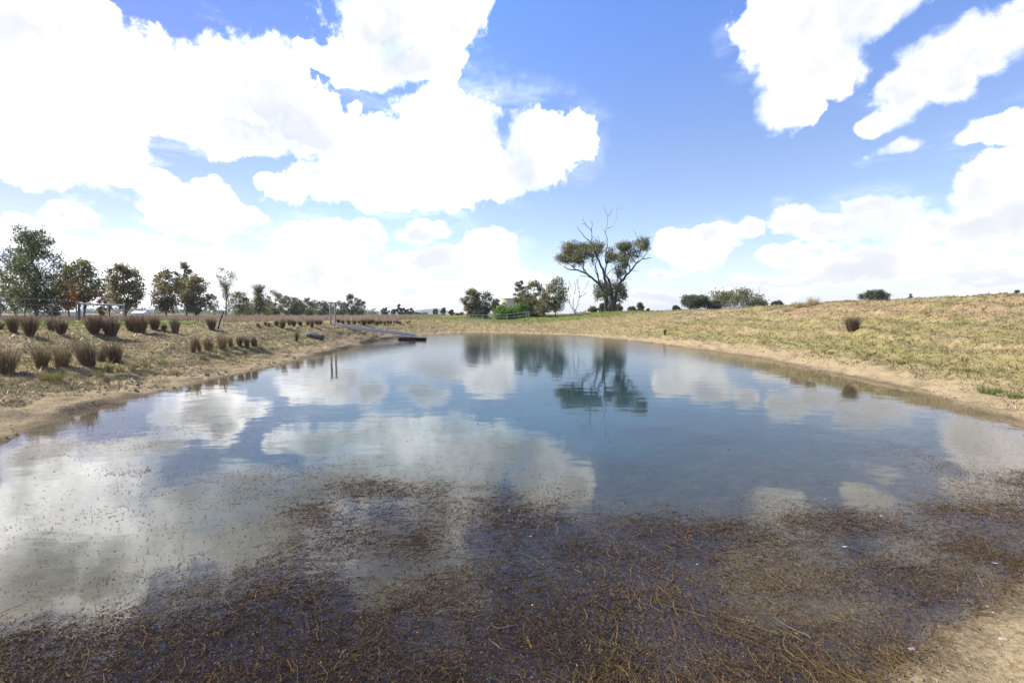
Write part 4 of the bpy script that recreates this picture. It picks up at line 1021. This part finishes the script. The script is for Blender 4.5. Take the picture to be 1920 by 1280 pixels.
hill_range('hills', [(560, 590), (620, 585), (680, 583), (700, 582), (722, 583.5), (745, 586), (775, 583), (800, 579), (818, 578), (835, 581), (850, 585), (880, 590)], 2700, 900)
hill_range('hills', [(-80, 588), (40, 584), (100, 577), (125, 574), (150, 578), (230, 577), (280, 579), (350, 580), (430, 582), (520, 584), (600, 590)], 2200, 700)

# ------------------------------------------------------------------ built things
# water tank
tb = stand(957, 80); tk = empty('water_tank', tb); tag(tk, 'cream round water tank with a low cone roof among the grove', 'water tank')
rT = metres(42, 80) / 2; wallz = at_range(957, 560, 80)[2] - tb[2]; roofz = at_range(957, 556, 80)[2] - tb[2]
acc = Acc(); ang = np.linspace(0, 2 * np.pi, 49)[:-1]
zs = np.linspace(-.1, wallz, 15); P = []
for i, zz in enumerate(zs):
    rr = rT * (1 + (.006 if i % 2 else 0)); P.append(np.stack([np.cos(ang) * rr, np.sin(ang) * rr, np.full(48, zz)], 1))
ii = np.arange(14)[:, None] * 48; jj = np.arange(48)[None, :]; j2 = (jj + 1) % 48
acc.add(np.concatenate(P), np.stack([ii + jj, ii + j2, ii + 48 + j2, ii + 48 + jj], -1).reshape(-1, 4)); acc.build('wall', M['cream'], tk, True)
acc = Acc(); e0 = np.stack([np.cos(ang) * rT * 1.03, np.sin(ang) * rT * 1.03, np.full(48, wallz + .003)], 1); e1 = e0.copy(); e1[:, 2] += .06
v = np.vstack([e0, e1, [[0, 0, roofz]], [[0, 0, wallz + .003]]]); j = np.arange(48); k = (j + 1) % 48
acc.add(v, np.stack([j, k, 48 + k, 48 + j], 1)); acc.t.append(np.vstack([np.stack([48 + j, 48 + k, np.full(48, 96)], 1), np.stack([k, j, np.full(48, 97)], 1)])); acc.tt.append(np.full(96, .5))
acc.build('roof', M['tankroof'], tk)

# white rail fence before the grove
rf = empty('rail_fence', stand(930, 62)); tag(rf, 'low white pipe rail fence in front of the bright green shrubs', 'fence'); ro = np.array(rf.location)
posts = [(880, 603, 590.5), (893, 603, 590.5), (905, 603, 590), (928, 603, 589.7), (951, 602, 589), (987, 598, 584.5), (992, 598, 583.5)]
tops = []
for px, b, t in posts:
    g = stand(px, 62); hp = at_range(px, t, 62)
    acc = Acc(); tube(acc, np.array([g - [0, 0, .1], hp]) - ro, .035, 8); acc.build('post', M['white'], rf); tops.append((hp, g))
for f in (0, .48):
    acc = Acc(); tube(acc, np.array([h + (g - h) * f + np.array([0, -.075, -.02]) for h, g in tops]) - ro, .028, 8); acc.build('rail', M['white'], rf)

# jetty ramp, posts, pontoon
JY = 34.0
top = at_range(622, 606.5, JY); end = at_range(779, 632.0, 35.3)
top[2] = max(top[2], zat(top[0], top[1]) + .06)
end[2] = max(end[2], .40)
ax = (end - top) / np.linalg.norm(end - top); side = np.cross(ax, [0, 0, 1]); side /= np.linalg.norm(side); upv = np.cross(side, ax)
Lr = np.linalg.norm(end - top); mid = (top + end) / 2
rp = empty('jetty_ramp', top); tag(rp, 'long pale metal ramp sloping from the bank down to the floating pontoon', 'ramp')
axes = np.array([ax, side, upv])
acc = Acc()
nb = 26
for i in range(nb):
    box(acc, mid - top + ax * ((i + .5) / nb - .5) * Lr, (Lr / nb * .9, .62, .03), axes=axes)
acc.build('deck', M['alu'], rp)
for s in (-1, 1):
    acc = Acc(); box(acc, mid - top + side * s * .345 - upv * .075, (Lr, .06, .21), axes=axes); acc.build('side_beam', M['alu'] if s > 0 else M['galv'], rp)
for i in range(7):
    acc = Acc(); box(acc, mid - top + ax * ((i + .5) / 7 - .5) * Lr - upv * .10, (.05, .62, .06), axes=axes); acc.build('cross_brace', M['galv'], rp)
jp = empty('post_frame', stand(624, JY)); tag(jp, 'tall grey twin posts with a crossbar at the head of the ramp', 'posts'); jo = np.array(jp.location)
for px, dy in ((619.8, -.45), (628.2, .55)):
    g = stand(px, JY + dy); hp = at_range(px, 569, JY + dy)
    acc = Acc(); tube(acc, np.array([g - [0, 0, .2], hp]) - jo, .07 if dy < 0 else .065, 10); acc.build('post', M['greytimber'], jp)
a1 = at_range(617, 568.3, JY - .5); a2 = at_range(631, 567.6, JY + .6)
acc = Acc(); d = a2 - a1; box(acc, (a1 + a2) / 2 - jo, (np.linalg.norm(d), .09, .06), rz=math.atan2(d[1], d[0])); acc.build('crossbar', M['black'], jp)
po = on_level(773, 637.5); pn = empty('pontoon', (po[0], po[1], 0)); pn.scale = (1, 1, .72); tag(pn, 'small floating pontoon with a red float and brown decking', 'pontoon')
acc = Acc(); tube(acc, [[-.98, .0, .10], [-.92, 0, .10], [-.1, 0, .10], [-.04, 0, .10]], [.12, .17, .17, .12], 14); tube(acc, [[-.98, .6, .10], [-.92, .6, .10], [-.1, .6, .10], [-.04, .6, .10]], [.12, .17, .17, .12], 14); acc.build('float', M['red'], pn, True)
acc = Acc(); tube(acc, [[.1, .05, .06], [.9, .05, .06]], .13, 12); tube(acc, [[.1, .6, .06], [.9, .6, .06]], .13, 12); acc.build('float', M['black'], pn, True)
acc = Acc()
for i in range(7):
    box(acc, (-.02 + i * .145 + .07, .3, .235), (.13, .95, .04))
acc.build('deck', M['brownwood'], pn)
acc = Acc(); box(acc, (.48, -.16, .20), (1.04, .05, .12)); acc.build('fascia', M['brownwood'], pn)
for x in (.22, .70, .86):
    acc = Acc(); tube(acc, [[x, .55, .24], [x, .55, .55]], .014, 6); acc.build('pole', M['galv'], pn)

# log, leaning post
g = ground_hit(592, 634); lg = empty('log', g); tag(lg, 'dark weathered log lying on the bank left of the ramp', 'log')
Ll = metres(30, g[1]); acc = Acc()
d = np.array([.93, -.12, -.16]); d /= np.linalg.norm(d)
ts = np.linspace(-.5, .5, 9); tube(acc, [np.array([0, 0, .10]) + d * Ll * t + rng.normal(0, .008, 3) for t in ts], [.11, .14, .145, .15, .15, .155, .15, .15, .14], 12); acc.build('bark', M['log'], lg, True)
acc = Acc(); tube(acc, [np.array([0, 0, .10]) - d * Ll * .66, np.array([0, 0, .10]) - d * Ll * .502], [.08, .115], 12); acc.build('broken_end', M['loggrey'], lg, True)
g = ground_hit(407, 616); tp = at_range(420, 583, g[1]); acc = Acc()
tube(acc, np.array([g - [0, 0, .2], g + (tp - g) * .5, tp]) , [.035, .032, .026], 8)
tag(acc.build('leaning_post', M['black'], None, origin=g), 'thin dark post leaning right out of a rush tussock', 'post')

# left paddock: mesh fence posts, pipe rail
wf = empty('wire_fence', stand(80, 38)); tag(wf, 'thin grey fence with tall posts and a top rail before the tallest tree', 'fence'); wo = np.array(wf.location)
tp = []
for px, t in ((2, 559), (47, 560), (98, 562), (143, 565)):
    g = stand(px, 38); h = at_range(px, t, 38); tp.append(h)
    acc = Acc(); tube(acc, np.array([g - [0, 0, .1], h]) - wo, .035, 8); acc.build('post', M['galv'], wf)
acc = Acc(); tube(acc, np.array([at_range(-30, 558, 38)] + tp) - wo, .016, 8); acc.build('top_rail', M['galv'], wf)
acc = Acc()
for f in (.35, .7):
    tube(acc, np.array([at_range(-30, 558, 38) - [0, 0, 1.3 * f]] + [h - [0, 0, 1.3 * f] for h in tp]) - wo, .008, 5)
acc.build('wire', M['galv'], wf)
pr = empty('pipe_rail', stand(190, 37)); tag(pr, 'thick blue grey pipe rail on a dark and a pale post before the trees', 'rail'); pw = np.array(pr.location)
for px, t, r, m in ((148.5, 568, .085, 'timber'), (232, 567, .06, 'paleblue'), (144, 566, .03, 'paleblue')):
    g = stand(px, 37); acc = Acc(); tube(acc, np.array([g - [0, 0, .1], at_range(px, t, 37)]) - pw, r, 10); acc.build('post', M[m], pr)
acc = Acc(); tube(acc, np.array([at_range(150, 569.5, 36.87), at_range(234, 572.5, 36.87)]) - pw, .06, 12); acc.build('beam', M['bluesteel'], pr)
rl = empty('pipe_barrier', stand(725, 75)); tag(rl, 'thin pale rail on two posts behind the far rush row', 'rail'); rw = np.array(rl.location)
for px in (712, 740):
    g = stand(px, 75); acc = Acc(); tube(acc, np.array([g - [0, 0, .1], at_range(px, 594.2, 75)]) - rw, .035, 6); acc.build('post', M['paleblue'], rl)
acc = Acc(); tube(acc, np.array([at_range(710, 594.5, 75), at_range(742, 594.3, 75)]) - rw, .045, 8); acc.build('beam', M['paleblue'], rl)

def shed(px0, px1, ytop, yeave, Y, label):
    a = stand(px0, Y); b = stand(px1, Y); w = b[0] - a[0]; base = min(a[2], b[2])
    c = np.array([(a[0] + b[0]) / 2, Y, base]); s = empty('farm_shed', c); tag(s, label, 'shed', 'distant farm sheds')
    he = at_range(px0, yeave, Y)[2] - base; ht = at_range(px0, ytop, Y)[2] - base
    acc = Acc(); box(acc, (0, w * .3, he / 2 - .3), (w * .97, w * .58, he + .6)); acc.build('wall', M['shedwall'], s)
    acc = Acc(); v = np.array([[-w / 2, 0, he + .02], [w / 2, 0, he + .02], [w / 2, w * .3, ht], [-w / 2, w * .3, ht], [-w / 2, w * .6, he + .02], [w / 2, w * .6, he + .02]])
    acc.add(np.vstack([v, v - [0, 0, .15]]), [[0, 1, 2, 3], [3, 2, 5, 4], [6, 9, 8, 7], [9, 10, 11, 8], [0, 6, 7, 1], [4, 5, 11, 10]]); 
    acc.t.append(np.array([[0, 3, 4], [1, 5, 2]])); acc.tt.append(np.zeros(2)); acc.build('roof', M['shed'], s)
shed(112, 143, 578.5, 584, 290, 'pale roofed low shed far behind the fence left of the pipe rail')
shed(246, 270, 583, 586.5, 320, 'pale roofed low shed far behind the dense brown tree trunks')
shed(60, 96, 580.5, 585, 310, 'pale roofed long shed far behind the tallest tree trunk')

# stones and feathers near the viewer
def stone(px, py, wpx, hpx, mat, label):
    g = ground_hit(px, py); acc = Acc(); w = metres(wpx, g[1]) / 2 * 1.25
    nu, nv = 14, 9
    u = np.linspace(0, 2 * np.pi, nu, endpoint=False); vv = np.linspace(-.5 * np.pi, .5 * np.pi, nv)
    U, V = np.meshgrid(u, vv)
    nrm = np.stack([np.cos(V) * np.cos(U), np.cos(V) * np.sin(U), np.sin(V)], -1)
    k = 1 + .3 * (fbm(nrm[..., 0] * 1.7 + px, nrm[..., 1] * 1.7 + nrm[..., 2], 221, 3) - .5) * 2 * np.cos(V)
    k = k + .35 * (vnoise(nrm[..., 0] * 3.1 + py, nrm[..., 1] * 3.1 + nrm[..., 2] * 2, 222) - .5) * np.cos(V)
    p = nrm * k[..., None] * np.array([w, w * .62, w * .34])
    ii = (np.arange(nv - 1)[:, None] * nu + np.arange(nu)[None, :]); i2 = (np.arange(nv - 1)[:, None] * nu + (np.arange(nu)[None, :] + 1) % nu)
    acc.add(p.reshape(-1, 3) + [0, 0, w * .16], np.stack([ii, i2, i2 + nu, ii + nu], -1).reshape(-1, 4))
    o = acc.build('stone', M[mat], smooth=True); o.location = (g[0], g[1], max(g[2], 0) - w * .12); tag(o, label, 'stone')
stone(1711, 1217, 12, 8, 'stone', 'pale grey stone where the weed meets the sand')
stone(1883, 1199, 14, 8, 'pink_stone', 'pinkish flat stone on the bare sand')
def feather(px, py, lpx, a, label):
    c = on_level(px, py); L = metres(lpx * .8, c[1]); acc = Acc(); t = np.linspace(-.5, .5, 9); w = L * .12 * np.sin(np.pi * (t + .5)) ** .6 + .0008
    ctr = np.stack([t * L * math.cos(a), t * L * math.sin(a), .008 + .05 * L * (t * 2) ** 2], 1); sd = np.array([-math.sin(a), math.cos(a), .25])
    l = ctr + sd * w[:, None]; r = ctr - sd * w[:, None] * np.array([1, 1, -.6]); lo = np.array([0, 0, -.0012])
    v = np.concatenate([l, ctr + [0, 0, .0012], r, ctr + lo]); i = np.arange(8)
    q = np.concatenate([np.stack([i + s * 9, i + 1 + s * 9, i + 1 + ((s + 1) % 4) * 9, i + ((s + 1) % 4) * 9], 1) for s in range(4)])
    acc.add(v, q); o = acc.build('feather', M['feather']); o.location = (c[0], c[1], .004); tag(o, label, 'feather', 'white feathers on the weed')
feather(1583, 1027, 14, .1, 'long white feather lying on the weed right of centre')
feather(1652, 969, 9, .5, 'small white feather at the far weed edge')
feather(1546, 937, 6, .2, 'tiny white feather floating just beyond the weed edge')
feather(1748, 950, 7, -.3, 'tiny white feather near the blue reflection at right')
feather(1307, 1060, 8, .2, 'short white feather on the weed near the middle')
feather(1865, 1058, 12, -.5, 'narrow white feather nearest the right frame edge')
feather(955, 959, 7, .6, 'cream feather on the far middle weed edge')
feather(998, 1137, 8, 1.1, 'white feather among dark weed in the foreground')
feather(995, 1137 - 130, 6, 0, 'white fleck feather above the dark water gap')

# ------------------------------------------------------------------ sky with clouds
SUN_EL, SUN_AZ = 37.0, -76.0          # azimuth from +Y, negative to the left
world = bpy.data.worlds.new('World'); scene.world = world; world.use_nodes = True
nt = world.node_tree; nt.nodes.clear(); lk = nt.links
def wm(op, a, b=None, c=None, clamp=False):
    x = N(nt, 'ShaderNodeMath', operation=op, use_clamp=clamp)
    for i, v in enumerate((a, b, c)):
        if v is None: continue
        if isinstance(v, (int, float)): x.inputs[i].default_value = v
        else: lk.new(v, x.inputs[i])
    return x.outputs[0]
def wsmooth(a, b, v):
    x = N(nt, 'ShaderNodeMapRange', interpolation_type='SMOOTHSTEP'); x.inputs['From Min'].default_value = a; x.inputs['From Max'].default_value = b
    lk.new(v, x.inputs['Value']); return x.outputs[0]
def wnoise(vec, scale, detail, rough=.55, dist=0):
    n = N(nt, 'ShaderNodeTexNoise'); n.inputs['Scale'].default_value = scale; n.inputs['Detail'].default_value = detail; n.inputs['Roughness'].default_value = rough; n.inputs['Distortion'].default_value = dist
    lk.new(vec, n.inputs['Vector']); return n
tc = N(nt, 'ShaderNodeTexCoord')
sep = N(nt, 'ShaderNodeSeparateXYZ'); lk.new(tc.outputs['Generated'], sep.inputs[0])
dx, dy, dz = sep.outputs
az = wm('ARCTAN2', dx, dy); el = wm('ARCSINE', dz)
comb = N(nt, 'ShaderNodeCombineXYZ'); lk.new(az, comb.inputs[0]); lk.new(el, comb.inputs[1])
# cloud-layer coordinates (clouds shrink towards the horizon)
zz = wm('ADD', wm('MAXIMUM', dz, 0.0), .16)
lay = N(nt, 'ShaderNodeCombineXYZ'); lk.new(wm('DIVIDE', dx, zz), lay.inputs[0]); lk.new(wm('DIVIDE', dy, zz), lay.inputs[1]); lk.new(wm('MULTIPLY', dz, 3.0), lay.inputs[2])
warp = wnoise(comb.outputs[0], 7.0, 3, .55)
wv = N(nt, 'ShaderNodeVectorMath', operation='MULTIPLY_ADD'); lk.new(warp.outputs['Color'], wv.inputs[0]); wv.inputs[1].default_value = (.11, .085, 0); wv.inputs[2].default_value = (-.055, -.0425, 0)
pw_ = N(nt, 'ShaderNodeVectorMath', operation='ADD'); lk.new(comb.outputs[0], pw_.inputs[0]); lk.new(wv.outputs[0], pw_.inputs[1])
BLOBS = [(0, 60, 210, 150), (160, 60, 130, 110), (250, 130, 170, 105), (430, 140, 125, 72), (500, 170, 110, 95), (560, 210, 85, 70), (120, 230, 210, 110), (330, 215, 165, 68), (450, 240, 110, 50), (60, 305, 120, 45), (200, 322, 105, 26), (280, 340, 45, 18),
         (745, 40, 140, 80), (840, 25, 95, 60), (700, 110, 110, 50), (610, 105, 60, 28), (790, 110, 80, 45),
         (840, 230, 105, 85), (740, 290, 145, 85), (870, 305, 115, 80), (620, 350, 115, 45), (760, 360, 145, 52), (1010, 270, 80, 80), (1075, 250, 62, 50), (950, 330, 95, 42), (670, 260, 85, 55), (605, 250, 80, 42), (500, 330, 26, 16), (660, 192, 14, 20),
         (370, 395, 110, 50), (390, 368, 62, 35), (455, 392, 60, 25), (135, 400, 75, 30), (20, 430, 70, 35), (330, 485, 170, 40), (610, 455, 110, 42), (690, 440, 40, 25), (570, 500, 100, 40), (790, 440, 55, 22), (830, 485, 120, 22), (922, 470, 62, 40), (925, 512, 62, 36), (640, 525, 90, 28), (740, 545, 110, 25), (990, 520, 60, 20), (110, 455, 80, 30), (470, 540, 160, 26),
         (1455, 40, 92, 80), (1560, 35, 120, 72), (1485, 130, 78, 75), (1470, 205, 60, 58), (1545, 120, 90, 58), (1650, 25, 95, 45), (1685, 175, 78, 48), (1770, 130, 95, 62), (1860, 80, 110, 60), (1635, 212, 36, 22), (1685, 258, 52, 20), (1900, 225, 90, 45), (1835, 248, 42, 20), (1905, 320, 95, 62), (1840, 370, 82, 50), (1925, 400, 95, 60),
         (1640, 420, 135, 52), (1550, 432, 72, 36), (1610, 392, 62, 30), (1300, 465, 88, 36), (1340, 442, 52, 20), (1255, 450, 42, 25), (1415, 430, 36, 22), (1485, 420, 52, 26), (1720, 430, 125, 46), (1850, 425, 110, 42), (1230, 515, 36, 15), (1420, 540, 115, 34), (1570, 520, 145, 30), (1710, 500, 170, 45), (1860, 520, 130, 50), (1500, 480, 90, 20), (1040, 545, 70, 18), (1260, 560, 130, 16)]
def azel(px, py):
    r = ray(px, py); r = r / np.linalg.norm(r); return math.atan2(r[0], r[1]), math.asin(r[2])
cur = None
for px, py, rx, ry in BLOBS:
    a0, e0 = azel(px, py); a1, _ = azel(px - rx, py); a2, _ = azel(px + rx, py); _, e1 = azel(px, py - ry); _, e2 = azel(px, py + ry)
    ra, re_ = abs(a2 - a1) / 2, abs(e1 - e2) / 2
    if py > 380: ra, re_ = ra * .98, re_ * .97
    v = N(nt, 'ShaderNodeVectorMath', operation='MULTIPLY_ADD'); lk.new(pw_.outputs[0], v.inputs[0]); v.inputs[1].default_value = (1 / ra, 1 / re_, 0); v.inputs[2].default_value = (-a0 / ra, -e0 / re_, 0)
    ln = N(nt, 'ShaderNodeVectorMath', operation='LENGTH'); lk.new(v.outputs[0], ln.inputs[0])
    if cur is None: cur = ln.outputs['Value']
    else: cur = wm('SMOOTH_MIN', cur, ln.outputs['Value'], .10)
edge = wnoise(comb.outputs[0], 16.0, 8, .62, .2)
fine = wnoise(lay.outputs[0], 3.2, 6, .6)
dens = wm('SUBTRACT', 1.06, cur)
dens = wm('ADD', dens, wm('MULTIPLY', wm('SUBTRACT', edge.outputs['Fac'], .5), 1.2))
edge2 = wnoise(comb.outputs[0], 48.0, 5, .6, .3)
dens = wm('ADD', dens, wm('MULTIPLY', wm('SUBTRACT', edge2.outputs['Fac'], .5), .6))
# clouds over the rest of the sky, outside the mapped sector
gen = wnoise(lay.outputs[0], .55, 7, .55)
back = wm('MULTIPLY', wm('SUBTRACT', gen.outputs['Fac'], wm('SUBTRACT', .56, wm('MULTIPLY', wm('MULTIPLY', wsmooth(.62, .80, el), wsmooth(-.2, .4, dy)), .13))), 5.0)
inside = wm('MULTIPLY', wsmooth(1.02, .80, wm('ABSOLUTE', az)), wsmooth(.80, .62, el))
mixd = N(nt, 'ShaderNodeMix', data_type='FLOAT'); lk.new(inside, mixd.inputs[0]); lk.new(back, mixd.inputs[2]); lk.new(dens, mixd.inputs[3])
dens = mixd.outputs[0]
cover = wsmooth(0, 1, wm('DIVIDE', dens, wm('MULTIPLY_ADD', wsmooth(.35, .65, wnoise(comb.outputs[0], 5.0, 2, .5).outputs['Fac']), .65, .22)))
wisp = wm('MULTIPLY', wsmooth(.50, .78, wnoise(lay.outputs[0], 1.4, 8, .65, .6).outputs['Fac']), .35)
cover = wm('MAXIMUM', cover, wm('MULTIPLY', wisp, wsmooth(-.75, .05, dens)))
sky = N(nt, 'ShaderNodeTexSky', sky_type='NISHITA'); sky.sun_disc = False; sky.sun_elevation = R(SUN_EL); sky.sun_rotation = R(SUN_AZ)
sky.altitude = 300; sky.air_density = 1.0; sky.dust_density = .25; sky.ozone_density = 1.6
sk = N(nt, 'ShaderNodeMix', data_type='RGBA', blend_type='MULTIPLY'); sk.inputs[0].default_value = 1; lk.new(sky.outputs[0], sk.inputs[6]); SKYK = .095
tm = N(nt, 'ShaderNodeMix', data_type='RGBA'); lk.new(wsmooth(.22, .60, el), tm.inputs[0])
tm.inputs[6].default_value = (SKYK * 1.0, SKYK * .93, SKYK * 1.0, 1); tm.inputs[7].default_value = (SKYK * .78, SKYK * .97, SKYK * 1.42, 1); lk.new(tm.outputs[2], sk.inputs[7])
shn = wnoise(comb.outputs[0], 5.5, 5, .55)
shade = wsmooth(.30, .68, shn.outputs['Fac'])
thick = wsmooth(.10, .75, dens)
greyf = wm('SUBTRACT', 1.0, wm('POWER', wm('SUBTRACT', 1.0, wm('MULTIPLY', wm('MULTIPLY', shade, thick), .97)), 2.2))
low = wsmooth(.26, .03, el)
greyf = wm('MAXIMUM', greyf, wm('MULTIPLY', low, wm('MULTIPLY', wsmooth(.42, .60, fine.outputs['Fac']), .9)))
CL = .84
sdv = N(nt, 'ShaderNodeVectorMath', operation='DOT_PRODUCT'); lk.new(tc.outputs['Generated'], sdv.inputs[0])
sdv.inputs[1].default_value = (math.sin(R(SUN_AZ)) * math.cos(R(SUN_EL)), math.cos(R(SUN_AZ)) * math.cos(R(SUN_EL)), math.sin(R(SUN_EL)))
glow = wm('MULTIPLY_ADD', wm('POWER', wm('MAXIMUM', sdv.outputs['Value'], 0.0), 2.0), 2.3, 1.0)
cw = N(nt, 'ShaderNodeVectorMath', operation='SCALE'); cw.inputs[0].default_value = (CL, CL * .995, CL * .99); lk.new(glow, cw.inputs['Scale'])
cg = N(nt, 'ShaderNodeMix', data_type='RGBA'); lk.new(greyf, cg.inputs[0]); lk.new(cw.outputs[0], cg.inputs[6]); cg.inputs[7].default_value = (.432, .442, .468, 1)
hz_ = wm('MULTIPLY', wsmooth(.17, -.02, el), .55)
m0 = N(nt, 'ShaderNodeMix', data_type='RGBA'); lk.new(hz_, m0.inputs[0]); sdf = N(nt, 'ShaderNodeMix', data_type='RGBA'); lk.new(wsmooth(.45, .98, sdv.outputs['Value']), sdf.inputs[0]); sdf.inputs[6].default_value = (1.08, 1.08, 1.1, 1); sdf.inputs[7].default_value = (.58, .50, .62, 1)
sdim = N(nt, 'ShaderNodeVectorMath', operation='MULTIPLY'); lk.new(sk.outputs[2], sdim.inputs[0]); lk.new(sdf.outputs[2], sdim.inputs[1])
szen = N(nt, 'ShaderNodeMix', data_type='RGBA'); lk.new(wsmooth(.62, 1.05, el), szen.inputs[0]); szen.inputs[6].default_value = (1, 1, 1, 1); szen.inputs[7].default_value = (.80, .72, .58, 1)
sdz = N(nt, 'ShaderNodeVectorMath', operation='MULTIPLY'); lk.new(sdim.outputs[0], sdz.inputs[0]); lk.new(szen.outputs[2], sdz.inputs[1])
lk.new(sdz.outputs[0], m0.inputs[6]); m0.inputs[7].default_value = (.40, .43, .49, 1)
m1 = N(nt, 'ShaderNodeMix', data_type='RGBA'); lk.new(cover, m1.inputs[0]); lk.new(m0.outputs[2], m1.inputs[6]); lk.new(cg.outputs[2], m1.inputs[7])
bg = N(nt, 'ShaderNodeBackground'); lk.new(m1.outputs[2], bg.inputs[0]); bg.inputs[1].default_value = 1.0
wo_ = N(nt, 'ShaderNodeOutputWorld'); lk.new(bg.outputs[0], wo_.inputs[0])
world.cycles.sampling_method = 'MANUAL'; world.cycles.sample_map_resolution = 512

# air between here and the hills
hv = Acc(); box(hv, (0, 0, 27), (9300, 9300, 74))
hm, hnt, _, hlk = new_mat('haze'); pv = N(hnt, 'ShaderNodeVolumePrincipled'); pv.inputs['Color'].default_value = (.80, .88, 1, 1); pv.inputs['Density'].default_value = .00022; pv.inputs['Anisotropy'].default_value = .3
ho = N(hnt, 'ShaderNodeOutputMaterial'); hlk.new(pv.outputs[0], ho.inputs['Volume'])
tag(hv.build('haze', hm), 'pale blue haze in the air over the far paddocks', 'haze', kind='stuff')

sun = bpy.data.lights.new('sun', 'SUN'); sun.energy = 5.0; sun.angle = R(.5); sun.color = (1, .95, .87)
so = bpy.data.objects.new('sun', sun); COL.objects.link(so)
from mathutils import Vector
sd_ = Vector((math.sin(R(SUN_AZ)) * math.cos(R(SUN_EL)), math.cos(R(SUN_AZ)) * math.cos(R(SUN_EL)), math.sin(R(SUN_EL))))
so.rotation_euler = sd_.to_track_quat('Z', 'Y').to_euler(); so.location = (-20, 10, 30)

# ------------------------------------------------------------------ camera and output
cam = bpy.data.cameras.new('camera'); cam.lens = 17; cam.sensor_width = 36; cam.clip_start = .05; cam.clip_end = 12000
co = bpy.data.objects.new('camera', cam); COL.objects.link(co); co.location = (0, 0, CAMZ); co.rotation_euler = (math.pi / 2 - PITCH, 0, 0)
scene.camera = co
scene.view_settings.view_transform = 'Standard'; scene.view_settings.look = 'None'; scene.view_settings.exposure = 1.02; scene.view_settings.gamma = 1
scene.cycles.use_denoising = True; scene.cycles.max_bounces = 8; scene.cycles.transparent_max_bounces = 12; scene.cycles.caustics_reflective = False; scene.cycles.caustics_refractive = False
scene.cycles.sample_clamp_indirect = 6
